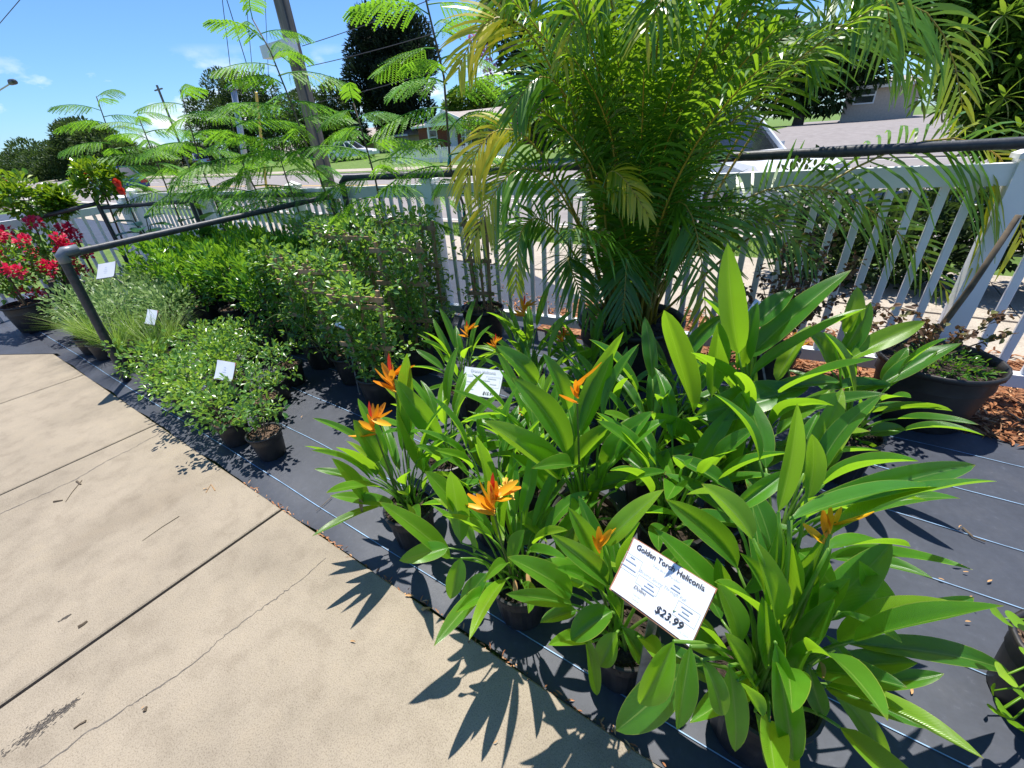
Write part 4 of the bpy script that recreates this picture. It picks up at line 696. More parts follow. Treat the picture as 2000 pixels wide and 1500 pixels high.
# ================================================================== PRICE SIGNS
def text_mesh(txt, size, mat, bold=0., shear=0.):
    cu = bpy.data.curves.new('lettering', 'FONT'); cu.body = txt; cu.size = size; cu.align_x = 'CENTER'; cu.align_y = 'CENTER'; cu.offset = bold; cu.shear = shear; cu.resolution_u = 3
    o = bpy.data.objects.new('lettering', cu); S.collection.objects.link(o); bpy.context.view_layer.update()
    me = bpy.data.meshes.new_from_object(o.evaluated_get(bpy.context.evaluated_depsgraph_get())); bpy.data.objects.remove(o); me.materials.clear(); me.materials.append(mat); return me
def price_sign(label, ctr, el, az, quad, foot, W_, H_, lines, rust=True, stakew=.022, boxes=()):
    ctr = np.asarray(ctr, float); n = np.array([math.cos(el)*math.cos(az), math.cos(el)*math.sin(az), math.sin(el)]); P = []
    for q in quad:
        d = ray(*q); P.append(CC+d*((ctr-CC)@n)/(d@n))
    P = np.array(P); c = P.mean(0); u = unit(P[1]-P[0]+P[2]-P[3]); v = np.cross(n, u); W_ = (np.linalg.norm(P[1]-P[0])+np.linalg.norm(P[2]-P[3]))/2; H_ = (np.linalg.norm(P[3]-P[0])+np.linalg.norm(P[2]-P[1]))/2
    foot = np.array([foot[0], foot[1], .0]); root = thing('price_sign', (foot[0], foot[1], .004), label, 'sign', 'plant price signs'); o = np.array(root.location); Mx = Matrix(((u[0], v[0], n[0], c[0]-o[0]), (u[1], v[1], n[1], c[1]-o[1]), (u[2], v[2], n[2], c[2]-o[2]), (0, 0, 0, 1)))
    def part(nm, me, x=0, y=0, z=0, par=root, rot=0):
        ob = link(nm, me, par); ob.matrix_local = (Mx if par is root else Matrix.Identity(4)) @ Matrix.Translation((x, y, z)) @ Matrix.Rotation(rot, 4, 'Z'); return ob
    hw, hh = W_/2, H_/2
    pl = MB().box((-hw, -hh, -.004), (hw, hh, 0)); part('plate', pl.mesh('plate', M_RUST if rust else M_GALV))
    # laminated paper, slightly curled corners
    k = 7; G = np.array([[(x, y, .0025+.006*max(0, abs(x/hw)-.75)*max(0, abs(y/hh)-.6)*8) for x in np.linspace(-hw*.955, hw*(.985), k)] for y in np.linspace(-hh*.93, hh*.985, k)]); pm = MB(); pm.grid(G); pap = part('paper', pm.mesh('paper', M_PAPER, True))
    for (txt, size, x, y, mt, bold, sh) in lines:
        if txt is None: part('print_line', MB().box((-size*W_/2, -.008*H_, 0), (size*W_/2, .008*H_, .0003)).mesh('print_line', mt), x*W_, y*H_, .0042, pap)
        else: part('lettering', text_mesh(txt, size*H_, mt, bold*H_, sh), x*W_, y*H_, .0042, pap)
    for (x0, y0, x1, y1) in boxes:
        b = MB(); w = .004*H_
        for p, q in (((x0, y0), (x1, y0)), ((x1, y0), (x1, y1)), ((x1, y1), (x0, y1)), ((x0, y1), (x0, y0))): b.bar((p[0]*W_, p[1]*H_, .0042), (q[0]*W_, q[1]*H_, .0042), w, .0004)
        part('frame_line', b.mesh('frame_line', M_INKG), par=pap)
    st = MB(); top = c-o-n*.008-v*hh*.2; st.bar((0, 0, -.004), top, stakew, .005, HEAD); st.obj('stake', M_GALV, root); return root
def fine(rows): return [(None, .016*len(t), x, y, M_INKG, 0, 0) for t, x, y in rows]     # print too fine to read
price_sign('white Golden Torch Heliconia price sign with rusty edges on a metal stake', (-.1, .656, .59), R(45), R(-105), [(1237,1050),(1402,1150),(1347,1268),(1190,1150)], (-.118, .665), .2, .14,
    [('Golden Torch Heliconia', .124, -.005, .40, M_INK, .0022, 0), ('$23.99', .17, .2, -.29, M_INK, .0022, .2), ('Dolins', .088, -.18, -.2, M_INK, .0, .3), ('Garden', .05, -.18, -.3, M_INKG, 0, 0), ('Center', .05, -.18, -.37, M_INKG, 0, 0), ('(3 GAL)', .055, .4, -.36, M_INKG, 0, 0), ('"False Bird of Paradise"', .055, 0, .285, M_INKG, 0, 0), ('Blooms Spring Through Fall', .075, 0, .09, M_INKG, 0, .2)]
    + fine([('Type', -.4, .2), ('Perennial', -.4, .12), ('Root of Rhiz', -.4, .02), ('Light', -.1, -.02), ('Full Sun', -.1, -.08), ('Part Shade', -.1, -.14), ('Water', .15, .2), ('Regular', .15, .14), ('Features', .33, -.02), ('Showy', .33, -.08), ('Tropical', .33, -.14)]), True, .024, [(-.49, -.04, -.28, .24), (-.26, -.12, .0, .03), (.22, -.2, .46, .04)])
b = MB().bar((-.09, 0, 0), (.09, 0, 0), .0012, .0004)
price_sign('white Orange Heliconia price card on a grey stake among the orange heliconias', (-1.2, 1.41, .45), R(40), R(-85), [(908,716),(985,724),(974,782),(897,770)], (-1.22, 1.36), .2, .14,
    [('Orange Heliconia', .14, 0, .38, M_INKG, .003, 0), ('$15.99', .15, .22, -.34, M_INK, .002, .2)] + fine([('Perennial', -.3, .2), ('Blooms Spring Through Fall', 0, .1), ('Full Sun', -.3, 0), ('Part Shade', .3, 0), ('Water Regular', .25, .18), ('Dolins', -.2, -.25)]), False, .022, [(-.45, -.1, -.12, .25), (.1, -.1, .45, .25)])
lines3 = fine([('Full Sun', 0, .2), ('Evergreen', 0, .08), ('Water Regular', 0, -.04), ('Fragrant', 0, -.16)])
price_sign('small white price card with brown lower edge among the little jasmine pots', (-2.74, .9, .4), R(35), R(-75), [(425,703),(460,708),(455,748),(418,740)], (-2.72, .92), .15, .12, [('$5.99', .12, .2, -.36, M_INKG, .002, 0)]+lines3, True)
price_sign('tilted price card on a thin rod before the trellised jasmine', (-2.52, 1.52, .5), R(40), R(-95), [(667,605),(690,612),(673,645),(653,635)], (-2.42, 1.5), .14, .11, lines3, False, .008)
price_sign('white price card above the arching grass pots', (-4.4, 1.06, .42), R(35), R(-80), [(289,603),(308,607),(304,636),(283,633)], (-4.38, 1.08), .15, .12, lines3, True, .012)
price_sign('bluish price card on the rack beside the dark shrubs', (-5.1, 1.5, .72), R(35), R(-80), [(185,520),(222,515),(228,536),(195,543)], (-5.1, 1.52), .2, .12, lines3, False, .012)
price_sign('pale card half hidden behind upright heliconia leaf by the bronze shrub', aty(1475, 610, 2.6), R(40), R(-60), [(1468,582),(1488,590),(1478,628),(1462,615)], (-.0, 2.66), .15, .12, lines3, False, .012)
# ================================================================== FALLEN LEAVES AND TWIGS
def curl_leaf(px, py, L, az, mt, label, group, z=.014, name='fallen_leaf'):
    p = gnd(px, py, z); d = np.array([math.cos(az), math.sin(az), 0]); mbx = MB(); L *= U(.5, .95); blade(mbx, -d*L/2, d*L/2+[0, 0, U(0, .006)], L*U(.22, .5), (U(-.3, .3), U(-.3, .3), 1), U(.0, .25), U(.1, .7), 7, 2, U(.2, .8), wave=.3, twist=U(-1.5, 1.5), side=U(-.2, .2)); o = mbx.obj(name, mt, None, p+[0, 0, .003], smooth=True); return tag(o, label, 'leaf' if 'leaf' in name else 'debris', group)
for i, (x, y, L, az) in enumerate([(690,1254,.03,.4), (402,955,.04,.8), (338,878,.02,2), (968,1450,.02,1), (280,1382,.018,1.5)]): curl_leaf(x, y, L, az, M_TAN, 'dry tan leaf lying on the pale concrete', 'dry leaves on the concrete')
for i, (x, y, L, az) in enumerate([(1800,1085,.03,1), (1868,1105,.035,.5), (1885,1118,.03,.2), (1932,1135,.03,.9), (1838,1132,.03,0), (1715,1292,.03,.3), (1700,1340,.03,1), (1780,1350,.03,1.4), (1828,1258,.05,.8), (1890,1215,.03,.5), (1905,1190,.025,2), (1895,1168,.025,1), (1875,1030,.03,1), (660,790,.035,.6), (555,800,.03,1), (590,815,.03,2), (640,1052,.02,1), (745,735,.04,1), (1698,1305,.03,.3), (1650,1300,.03,1.2), (800,1165,.045,.5), (835,1190,.06,.6), (870,1215,.04,.7)]):
    curl_leaf(x, y, L, az, M_TAN, 'small dry leaf scrap lying on the dark mat', 'leaf scraps on the dark mat', .014)
def twig(px, label, r=.0016, mt=M_TRUNK, cat='twig', name='twig'):
    P = np.array([gnd(x, y, .0145) for x, y in px]); b = P[0].copy(); mbx = MB(); mbx.tube(P-b, np.linspace(r, r*.6, len(P)), 5); return tag(mbx.obj(name, mt, None, b), label, cat, 'twigs and pods on the ground')
twig([(350,1008),(315,1030),(278,1056)], 'long thin pine needle curved on the concrete'); twig([(168,1408),(156,1414),(144,1423)], 'short stubby twig near the lower crack', .004); twig([(153,1225),(163,1219),(170,1213)], 'dark broken seed pod left of the wide joint', .007)
twig([(160,938),(140,962),(128,980)], 'thin stalk of the dry flower head on the concrete', .0018); twig([(150,940),(158,946)], 'rusty dry flower head on the concrete', .006); twig([(105,980),(122,977)], 'dark dry flower head at the stalk end', .006); twig([(1880,1030),(1900,1048),(1925,1058)], 'brown stick on the mat in the palm shadow', .004); twig([(282,1390),(286,1380)], 'tiny dark seed by the lower crack', .005)
twig([(420,958),(412,946),(402,962)], 'bent dry stalk on the concrete near the mat', .0025, M_TAN); twig([(648,970),(632,985),(617,997)], 'reddish twig on the mat left of the front pot', .002)
# weeds and litter in the seam between concrete and mat
k = 170; sx = rng.uniform(-2.2, .1, k); P = np.stack([sx, .571+.006*rng.normal(size=k), np.full(k, .008)], 1); mb = MB(); leaves(mb, P, rvec(k)*[1, .5, .4], np.array([0, 0, 1.])+rvec(k)*.5, rng.uniform(.006, .03, k), .006, rng.random(k)); tag(mb.obj('seam_litter', M_CHIP), 'brown bits of litter caught in the seam of concrete and mat', 'litter', kind='stuff')
# ================================================================== BEYOND THE FENCE
def tree(name, label, base, trunk_h, tr, blobs, mat, n, L, Wd, group='trees beyond the road', tl=0., th=.7, limbs=6, extra=None):
    base = np.asarray(base, float); t = thing(name, base, label, 'tree', group); mbx = MB(); mbx.tube(np.array([[0, 0, -.3], [tr*.2, 0, trunk_h*.5], [0, 0, trunk_h]]), [tr*1.25, tr, tr*.75], 9); mbx.obj('trunk', M_BARK, t, smooth=True)
    f = MB(); tot = sum(b[3]*b[4]*b[5] for b in blobs)**1.0
    for i, b in enumerate(blobs):
        c = np.array(b[:3]); r = np.array(b[3:6])
        if i < limbs: MB().tube(np.array([[0, 0, trunk_h*.85], c*[.5, .5, .55]+[0, 0, trunk_h*.35], c]), [tr*.5, tr*.3, tr*.1], 6).obj('limb', M_BARK, t, smooth=True)
        k = int(n*(b[3]*b[4]*b[5])/tot)+40; tuft(f, c, r, k, L, Wd, .2, tl, th, .55)
    tag(f.obj('crown', mat, t), kind='stuff')
    if extra:
        for c in extra:
            e_ = MB(); tuft(e_, c[:3], (c[3], c[3], c[3]*1.4), 70, L*.6, Wd*.8); e_.obj('blossom', M_PINKF, t)
    return t
def blobs_from_px(px, Y, base, jit=.25):
    out = []
    for x, y, r in px:
        c = aty(x, y, Y); m_ = np.linalg.norm(c-CC)/np.linalg.norm(ray(x, y))/CAM_F; rr = r*m_; c = c-np.asarray(base)
        out.append((c[0], c[1]+U(-.5, .5)*rr, c[2], rr, rr, rr*.85))
    return out
def px_tree(name, label, bx, Y, blobpx, mat, n, L, Wd, tr=.35, **kw):
    p = aty(bx[0], bx[1], Y); base = (p[0], Y, far_z(Y)); bl = blobs_from_px(blobpx, Y, base); th_ = max(1.2, min(b[2] for b in bl)); return tree(name, label, base, th_, tr, bl, mat, n, L, Wd, **kw)
px_tree('cedar_tree', 'very dark tall cedar rising behind the saplings', (775, 290), 44, [(745,60,42),(790,70,42),(715,110,36),(765,110,50),(820,110,36),(735,160,46),(790,165,48),(830,160,26),(755,210,44),(805,215,36),(760,250,32),(712,70,26),(700,40,16),(748,22,18),(790,30,18),(840,125,16)], M_TREED, 22000, .6, .2, tl=.0, th=.8)
px_tree('oak_tree', 'grey green oak left of the wooden pole with wires', (470, 340), 34, [(430,170,34),(470,175,36),(510,180,34),(420,220,40),(470,230,44),(520,230,42),(440,280,42),(500,290,44),(550,260,36),(390,260,28),(570,210,28)], M_TREE, 20000, .42, .17)
px_tree('oak_tree', 'shaded oak behind the wooden pole', (640, 330), 40, [(610,210,34),(650,190,34),(690,200,28),(600,260,36),(650,250,40),(690,260,36),(640,290,34)], M_TREE, 13000, .5, .2)
px_tree('oak_tree', 'spreading oak with open crown at the road bend', (190, 395), 26, [(130,268,34),(170,272,40),(215,285,42),(260,310,44),(150,310,42),(200,335,44),(250,350,40),(110,300,26),(300,330,40),(130,350,40),(180,370,36)], M_TREE, 22000, .62, .28, th=.7)
px_tree('oak_tree', 'far oak at the left end of the road', (60, 400), 30, [(50,305,34),(90,325,34),(30,330,38),(70,350,40),(110,350,36),(20,360,40)], M_TREE, 9000, .8, .36)
px_tree('oak_tree', 'dark low tree behind the far oak', (10, 400), 32, [(0,330,30),(25,350,30),(-40,330,40),(60,370,24),(130,375,24)], M_TREE, 7000, .8, .36)
px_tree('oak_tree', 'dark tree over the parked cars across the road', (340, 370), 36, [(320,320,28),(360,310,30),(400,320,28),(300,350,24),(420,345,28)], M_TREED, 8000, .55, .25)
px_tree('round_tree', 'small round tree behind the brick house roof', (935, 260), 52, [(905,200,28),(940,188,28),(970,200,26),(890,215,22),(940,215,34)], M_TREEL, 7000, .45, .22, tl=.1)
px_tree('crape_myrtle', 'crape myrtle with pink blossoms behind the yellow palm fronds', (1060, 330), 24, [(985,20,34),(1020,40,34),(970,60,26),(1050,100,40),(1040,210,40),(1070,260,34),(1010,120,28),(1090,180,40),(1100,60,46)], M_TREE, 4600, .4, .18, extra=[tuple(aty(x, y, 23.2)-np.array([aty(1060, 330, 24)[0], 24, far_z(24)]))+(.35,) for x, y in [(955,75),(945,105),(930,80),(960,140),(1008,205),(1015,190),(1052,212),(1012,240),(1060,205),(1008,215)]], tr=.14)
px_tree('oak_tree', 'leafy oak behind the palm crown', (1560, 230), 46, [(1500,100,60),(1580,120,60),(1650,110,60),(1440,130,60),(1540,170,56),(1620,175,50),(1700,130,46),(1380,150,60)], M_TREE, 14000, .55, .24)
px_tree('shade_tree', 'big shade tree at the right, canopy over the street', (2060, 330), 12.5, [(1790,20,70),(1880,-10,90),(1960,60,80),(1930,150,70),(1990,200,80),(2080,100,110),(1850,60,50),(1960,260,50),(2060,240,90),(1730,0,44)], M_TREEL, 15000, .2, .1, tr=.28, tl=.0, th=.62)
us = [o for o in S.objects if o.name.startswith('shade_tree')][0]; uo = np.array(us.location)
for i, (x, y) in enumerate([(1850,140),(1925,100),(1880,60),(1800,195),(1960,190),(1840,215),(1900,170),(1985,130),(1930,230),(1870,255),(1790,150),(1960,30),(1820,90),(1990,250)]):
    c = aty(x, y, 11.2+U(-.4, .4))-uo; f = MB()
    for j in range(9):
        a = j*.7+U(-.1, .1); d = unit(CR*math.cos(a)+np.array([0, 0, 1.])*math.sin(a)*.6-HEAD*.5*U(.3, 1)); blade(f, c, c+d*.34+[0, 0, -.05], .1, (0, 0, 1), .1, .3, 6, 1, U(.3, .9))
    f.tube(np.array([c, c+[.1, .5, -.15], c+[.2, 1.1, -.2]]), [.01, .014, .02], 5); f.obj('leaf_star', M_TREEL, us, smooth=True)
# dark hedge on the far side of the right-hand walk
hd = thing('hedge', (2.0, 5.6, -.03), 'clipped hedge coloured dark for tree shade beyond the right fence panels', 'hedge'); f = MB()
for i in range(60): tuft(f, (-2.2+i*.1, U(-.3, .3), U(.25, .85)), (.35, .35, .38), 330, .09, .042, .3, .0, .45, .4)
tag(f.obj('foliage', M_TREE, hd), kind='stuff')  # darker tree foliage colour stands in for the big tree's shade
for i in range(9): MB().tube(np.array([[-1.9+.6*i, 0, 0], [-1.9+.6*i+U(-.1, .1), 0, .7]]), .02, 5).obj('stem', M_TRUNK, hd)
for x, y, Y, r, lb in [(400, 352, 33, 1.0, 'low clipped bush by the parked dark car'), (150, 378, 30, 1.0, 'round clipped bush under the far oak'), (172, 376, 30, 1.2, 'second clipped bush under the far oak'), (1000, 262, 37, 1.6, 'straw coloured bush by the brick house corner'), (925, 255, 37.5, 1.3, 'small grey green tree beside the brick house porch'), (760, 283, 37, 1.3, 'pale bare bush by the grey garage')]:
    p = aty(x, y, Y); b_ = (p[0], Y, far_z(Y)); t = thing('bush', b_, lb, 'bush'); f = MB(); zc = max(.5, p[2]-far_z(Y)); tuft(f, (0, 0, zc), (r, r, zc*.95), 500, .3, .14, .3, 0, .8); tag(f.obj('foliage', M_VAR if 'straw' in lb or 'pale' in lb else M_TREEL, t), kind='stuff'); MB().tube(np.array([[0, 0, 0], [0, 0, zc]]), .06, 5).obj('stem', M_TRUNK, t)
# ------------------------------------------------------------------ houses
def wall_with_bricks(root, x0, x1, z0, z1, y, mt): return MB().box((x0, y, z0), (x1, y+.2, z1)).obj('wall', mt, root)
def house(label, x0, x1, Y, depth, zb, zw, zr, wall, wins, door=None, porch=None, hip=1.5, over=.5, name='house', roof=M_SHING):
    root = thing(name, ((x0+x1)/2, Y, zb), label, 'house', 'houses across the road'); o = np.array([(x0+x1)/2, Y, zb]); a, b = x0-o[0], x1-o[0]; h = zw-zb; r = zr-zb
    w = MB().box((a, 0, -.8), (b, depth, h)); wo_ = w.obj('wall', wall, root)
    e0, e1, f0, f1 = a-over, b+over, -over, depth+over; c = depth/2
    rf = MB(); rf.add([(e0, f0, h-.12), (e1, f0, h-.12), (e1, f1, h-.12), (e0, f1, h-.12), (e0, f0, h+.03), (e1, f0, h+.03), (e1, f1, h+.03), (e0, f1, h+.03), (a+hip, c, r), (b-hip, c, r)], [(0,3,2,1),(0,1,5,4),(1,2,6,5),(2,3,7,6),(3,0,4,7),(4,5,9,8),(5,6,9),(6,7,8,9),(7,4,8)]); rfo = rf.obj('roof', roof, root)
    fa = MB().bar((e0, f0-.02, h-.04), (e1, f0-.02, h-.04), .04, .2); fa.obj('fascia', M_TRIM, root)
    for (wx, wz, ww, wh) in wins:
        wx -= o[0]; wz -= zb; g = MB().box((wx-ww/2, -.03, wz-wh/2), (wx+ww/2, .02, wz+wh/2)); wi = g.obj('window', M_GLASS, root); fr = MB(); t = .09
        for p, q in (((wx-ww/2, wz-wh/2), (wx+ww/2, wz-wh/2)), ((wx-ww/2, wz+wh/2), (wx+ww/2, wz+wh/2)), ((wx-ww/2, wz), (wx+ww/2, wz))): fr.bar((p[0]-t/2, -.06, p[1]), (q[0]+t/2, -.06, q[1]), .07, t)
        for sx_ in (-1, 1): fr.bar((wx+sx_*ww/2, -.055, wz-wh/2+t/2), (wx+sx_*ww/2, -.055, wz+wh/2-t/2), t, .07, (0, 1, 0))
        fr.obj('window_frame', M_TRIM, wi)
    if door: dx, dw, dh = door; d = MB().box((dx-o[0]-dw/2, -.05, 0.1), (dx-o[0]+dw/2, .02, dh)); do = d.obj('door', M_TRIM, root); MB().box((dx-o[0]+dw*.35, -.09, dh*.5), (dx-o[0]+dw*.42, -.04, dh*.5+.08)).obj('handle', M_DARKM, do)
    if porch:
        px0, px1, pz, out = porch; px0 -= o[0]; px1 -= o[0]; pz -= zb; pm_ = (px0+px1)/2; g = MB(); g.add([(px0, -out, h), (px1, -out, h), (pm_, -out, pz), (px0, c, h), (px1, c, h), (pm_, c, pz)], [(0, 2, 5, 3), (1, 4, 5, 2), (0, 1, 4, 3)][:3]); po = g.obj('porch_roof', roof, root)
        pe = MB(); pe.add([(px0+.2, -out+.05, h+.0), (px1-.2, -out+.05, h+.0), (pm_, -out+.05, pz-.12)], [(0, 1, 2)]); pe.obj('pediment', M_STUC, root)
        tr_ = MB(); tr_.bar((px0, -out-.02, h), (px1, -out-.02, h), .08, .26); tr_.bar((px0, -out-.03, h), (pm_, -out-.03, pz), .08, .24); tr_.bar((px1, -out-.035, h), (pm_, -out-.035, pz), .08, .24); tr_.obj('trim', M_TRIM, root)
        for q in (px0+.25, px1-.25): MB().bar((q, -out+.1, 0), (q, -out+.1, h), .16, .16).obj('column', M_TRIM, root)
    return root
def X(px, py, Y): return aty(px, py, Y)[0]
def Zp(px, py, Y): return aty(px, py, Y)[2]
HY = 40
house('brick house with white gabled porch behind a white picket fence', X(820,280,HY), X(1130,260,HY), HY, 9, far_z(HY), Zp(868,243,HY), Zp(1000,206,HY)+.3, M_BRICK, [(X(846,268,HY), Zp(846,268,HY), 1.3, 1.35), (X(912,268,HY), Zp(912,268,HY)+.1, 1.2, 1.3), (X(957,257,HY), Zp(957,262,HY), 1.1, 1.4)], (X(887,275,HY), 1.0, 2.1), (X(852,252,HY), X(930,245,HY), Zp(893,217,HY), 1.6), hip=.4)
house('low grey roofed house with a blue end wall', X(500,310,42), X(580,305,42), 42, 8, far_z(42), Zp(540,312,42)+.2, Zp(560,285,42)+.6, M_STUC, [(X(530,318,42), 1.9, 1.2, 1.1)], hip=1.2)
house('blue painted garage beside the low grey roofed house', X(583,310,43), X(622,305,43), 43, 7, far_z(43), Zp(600,296,43)+.6, Zp(600,283,43)+.8, M_BLUEW, [(X(600,305,43), 1.8, 1.0, 1.1)], hip=.3)
house('grey garage with brown door between the cedar and the brick house', X(660,300,44), X(800,285,44), 44, 8, far_z(44), Zp(740,280,44)+.7, Zp(740,262,44)+1.0, M_STUC, [(X(700,298,44), 2.0, 1.6, 1.2)], hip=.5)
house('beige block house behind the saplings at the far left', X(285,335,44), X(345,325,44), 44, 8, far_z(44), Zp(310,290,44), Zp(310,283,44)+.3, M_STUC, [(X(300,320,44), 3.0, 1.6, 1.4)], hip=.5)
house('pale roofed house with grey garage at the right, beyond the side street', X(1655,180,46), X(1800,175,46), 46, 9, 1.2, Zp(1740,165,46), Zp(1740,143,46), M_STUC, [(X(1690,185,46), 2.4, 1.2, 1.0)], hip=1.0)
pfn = thing('picket_fence', (X(765,300,25), 25, far_z(25)), 'low white picket fence in front of the brick house', 'fence'); xa, xb = 0, X(1010,290,25)-X(765,300,25)
for z in (.25, .75): MB().bar((xa, 0, z), (xb, 0, z), .04, .08).obj('rail', M_TRIM, pfn)
pk = MB()
for x in np.arange(xa+.07, xb, .14): pk.box((x-.04, -.045, .03), (x+.04, -.022, .92))
tag(pk.obj('pickets', M_TRIM, pfn), kind='stuff')
for x in np.arange(xa, xb+.1, 2.4): MB().bar((x, 0, 0), (x, 0, 1.05), .12, .12).obj('post', M_TRIM, pfn)
# ------------------------------------------------------------------ cars
def car(name, label, loc, rz, paint, L=4.6, W_=1.82, H=1.5, suv=False):
    root = thing(name, loc, label, 'car', 'cars on the road'); root.rotation_euler[2] = rz; hb = .95 if suv else .82; zr = H
    prof = [(-L/2, .45), (-L/2+.03, hb-.05), (-L/2+.25, hb), (L/2-1.35, hb+.06), (L/2-.25, hb-.08), (L/2, hb-.25), (L/2, .35), (L/2-.1, .28), (-L/2+.1, .28)]
    nb = len(prof); hw = W_/2; m_ = MB(); rows = [[(x, -hw*(.93 if z > hb-.1 else 1), z) for x, z in prof], [(x, hw*(.93 if z > hb-.1 else 1), z) for x, z in prof]]
    m_.add(np.array(rows[0]+rows[1]), [tuple(range(nb))[::-1], tuple(range(nb, 2*nb))]+[(i, (i+1) % nb, nb+(i+1) % nb, nb+i) for i in range(nb)]); m_.obj('body', paint, root)
    b0, b1, t0, t1 = (-L/2+.1, L/2-1.2, -L/2+.3, L/2-2.0) if suv else (-L/2+.5, L/2-1.25, -L/2+1.2, L/2-2.1); bw, tw = hw*.92, hw*.74
    def cab(z0, z1, s): return np.array([(b0-s, -bw-s, z0), (b1+s, -bw-s, z0), (b1+s, bw+s, z0), (b0-s, bw+s, z0), (t0-s, -tw-s, z1), (t1+s, -tw-s, z1), (t1+s, tw+s, z1), (t0-s, tw+s, z1)])
    FQ = [(4, 5, 6, 7), (0, 1, 5, 4), (1, 2, 6, 5), (2, 3, 7, 6), (3, 0, 4, 7)]; c = MB(); c.add(cab(hb-.05, zr-.08, 0), FQ); c.obj('windows', M_GLASS, root)
    rf = MB(); v = cab(hb, zr, .012); rf.add([v[4]-[0, 0, .1], v[5]-[0, 0, .1], v[6]-[0, 0, .1], v[7]-[0, 0, .1], v[4]*[.97, .95, 1], v[5]*[.97, .95, 1], v[6]*[.97, .95, 1], v[7]*[.97, .95, 1]], FQ); rf.obj('roof', paint, root)
    vv = cab(hb-.04, zr-.09, .008)
    for i, j in ((0, 4), (1, 5), (2, 6), (3, 7)): MB().bar(vv[i], vv[j], .07, .09).obj('pillar', paint, root)
    for s in (0, 3):
        for f in (.36, .66): p = vv[s]+(vv[1 if s == 0 else 2]-vv[s])*f; q = vv[4 if s == 0 else 7]+(vv[5 if s == 0 else 6]-vv[4 if s == 0 else 7])*f; MB().bar(p, q, .06, .08).obj('pillar', paint, root)
    for x in (-L/2+.85, L/2-.85):
        for s in (-1, 1):
            w = MB(); y = s*(hw-.1); w.tube(np.array([[x, y-.11, .33], [x, y+.11, .33]]), .33, 18); wh = w.obj('wheel', M_TYRE, root); r_ = MB(); r_.tube(np.array([[x, y-.115, .33], [x, y+.115, .33]]), .2, 12); r_.obj('rim', M_RIM, wh)
    for s in (-1, 1):
        MB().box((L/2-.2, s*hw*.75-.22, hb-.3), (L/2+.015, s*hw*.75+.2, hb-.16)).obj('headlight', M_LENS, root); MB().box((L/2-.32, s*hw*.97-.04, hb-.3), (L/2-.19, s*hw*.97+.04, hb-.16)).obj('side_lamp', M_AMB, root)
        MB().box((-L/2-.015, s*hw*.75-.2, hb-.3), (-L/2+.1, s*hw*.75+.2, hb-.12)).obj('tail_lamp', M_REDL, root); MB().box((L/2-1.6, s*(hw+.07)-.09, hb+.02), (L/2-1.45, s*(hw+.07)+.09, hb+.16)).obj('mirror', paint, root)
    return root
car('suv', 'white sport utility vehicle passing behind the palm on the road', (-2.25, 10.2, -.02), -.6, M_CARW, 4.7, 1.9, 1.74, True)
p = aty(245, 388, 11); car('car', 'dark blue car seen over the left fence rail', (p[0], 11, -.02), math.pi, M_CARB)
p = aty(350, 352, 30); car('car', 'black parked car below the dark tree across the road', (p[0], 30, far_z(30)), 2.6, M_CARK)
p = aty(405, 347, 31); car('car', 'silver parked car right of the black one', (p[0], 31, far_z(31)), 2.8, mat_plain('silver_paint', (.45, .46, .48), .25, metal=.5))
p = aty(690, 312, 29); car('car', 'white car parked in the driveway behind the wooden pole', (p[0], 29, far_z(29)), .4, M_CARW)
car('car', 'black car front at the right end of the road', (4.6, 9.6, -.02), math.pi, M_CARK)
# ------------------------------------------------------------------ poles and wires
up = thing('utility_pole', (-10.1, 7.0, -.03), 'weathered wooden utility pole on the verge', 'pole'); MB().tube(np.array([[0, 0, 0], [0, 0, 9]]), [.17, .13], 14).obj('shaft', M_POLE, up, smooth=True)
zb_ = aty(555, 92, 6.8); MB().box((-.55, -.42, zb_[2]-.12), (.45, -.2, zb_[2]+.1)).obj('utility_box', M_TRIM, up); MB().bar((-1.2, 0, 8.5), (1.2, 0, 8.5), .1, .12).obj('crossarm', M_POLE, up)
MB().tube(np.array([[.2, -.1, 0], [.19, -.1, 8]]), .02, 5).obj('conduit', M_DARKM, up)
pm = aty(470, 340, 7.1); lm = thing('metal_mast', (pm[0], 7.1, -.03), 'slim grey leaning mast left of the wooden pole', 'mast'); tm_ = aty(456, 175, 7.1)-np.array([pm[0], 7.1, -.03]); MB().tube(np.array([[0, 0, 0], tm_]), [.085, .07], 12).obj('mast', M_METAL, lm, smooth=True)
MB().tube(np.array([tm_, tm_+[0, 0, .05], tm_+[0, 0, .16]]), [.11, .12, .05], 10).obj('mast_cap', M_METAL, lm)
yp = aty(511, 372, 7.3); yg = thing('guy_guard', (yp[0], 7.3, -.03), 'yellow guy wire guard standing beside the grey mast', 'guard'); t_ = aty(500, 180, 7.3)-np.array([yp[0], 7.3, -.03]); MB().tube(np.array([[0, 0, 0], t_]), .035, 8).obj('sleeve', M_YGUARD, yg); MB().tube(np.array([t_*.98, t_+[-.1, 0, 5]]), .01, 5).obj('wire', M_DARKM, yg)
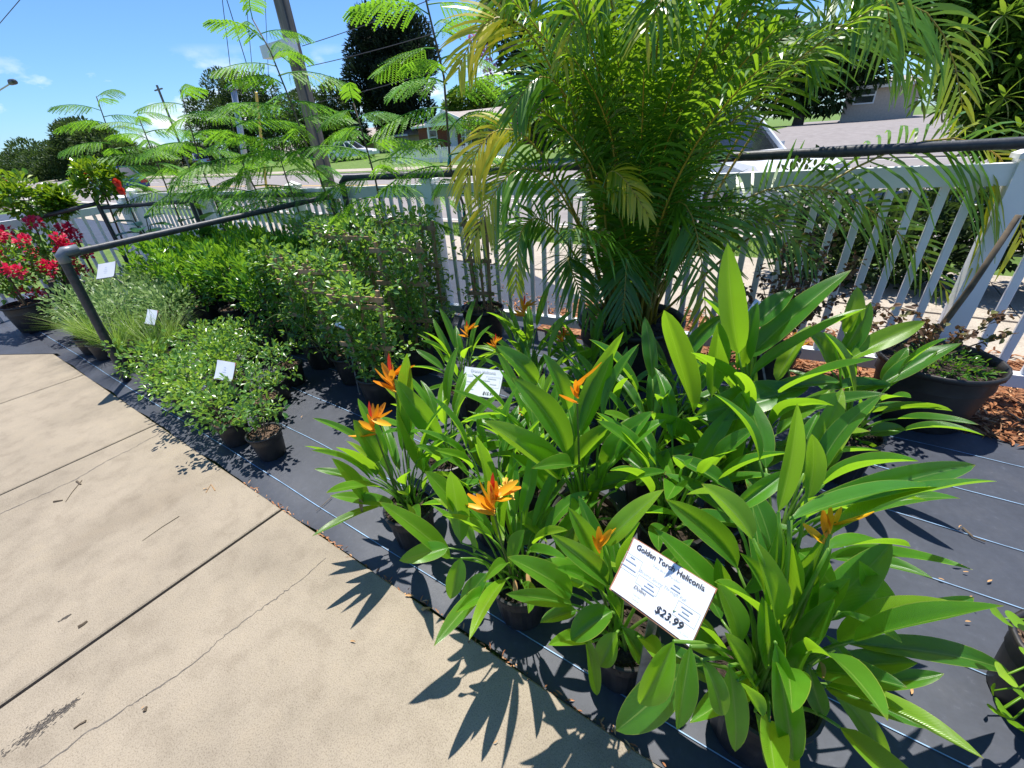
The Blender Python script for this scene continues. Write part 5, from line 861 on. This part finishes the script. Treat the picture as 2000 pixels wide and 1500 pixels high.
def wire(label, p, q, sag=.3, r=.012):
    p, q = np.asarray(p), np.asarray(q); ts = np.linspace(0, 1, 16); P = np.array([p+(q-p)*t-np.array([0, 0, 4*sag*t*(1-t)]) for t in ts]); o = MB().tube(P-p, r, 5).obj('cable', M_DARKM, None, p); return tag(o, label, 'cable', 'overhead cables')
wire('thin cable dropping straight down past the tall sapling top', aty(427, -60, 7.1), aty(452, 150, 7.1), 0, .008); wire('second thin cable right of the straight one', aty(475, -60, 7.2), aty(494, 150, 7.2), 0, .007); wire('third thin cable nearest the wooden pole', aty(515, -60, 7.2), aty(525, 160, 7.2), 0, .006)
for i, (a, b, lb) in enumerate([((590, 90), (1000, -70), 'upper cable running from the wooden pole over the cedar'), ((600, 130), (1050, 0), 'middle cable running from the wooden pole over the cedar'), ((620, 200), (1060, 70), 'lower cable running from the wooden pole across the cedar')]): wire(lb, aty(*a, 7.0), aty(*b, 7.0), .05, .007)
wire('dark cable crossing the top left sky corner', aty(-30, 80, 7), aty(60, -25, 7), 0, .012)
lp = aty(30, 158, 12); sl = thing('street_lamp', (lp[0]-30, 12.5, -.03), 'flat dark street lamp head poking in at the far left', 'street light'); q = lp-np.array([lp[0]-30, 12.5, -.03]); MB().tube(np.array([[0, 0, 0], [0, 0, q[2]]]), [.14, .08], 10).obj('mast', M_METAL, sl); MB().tube(np.array([[0, 0, q[2]-.1], q-[1.5, 0, 0]]), .05, 6).obj('arm', M_METAL, sl); MB().tube(np.array([q-[1.7, 0, .0], q-[1.2, 0, -.05], q-[.3, 0, .02], q]), [.1, .2, .18, .04], 8).obj('lamp_head', M_DARKM, sl)
dp = aty(367, 320, 26); dq = thing('utility_pole', (dp[0], 26, far_z(26)), 'distant thin utility pole above the sapling tops at the left', 'pole'); zt = aty(367, 148, 26)[2]-far_z(26); MB().tube(np.array([[0, 0, 0], [0, 0, zt]]), .12, 8).obj('shaft', M_POLE, dq); MB().bar((-1.0, 0, zt-.4), (1.0, 0, zt-.4), .1, .12).obj('crossarm', M_POLE, dq)
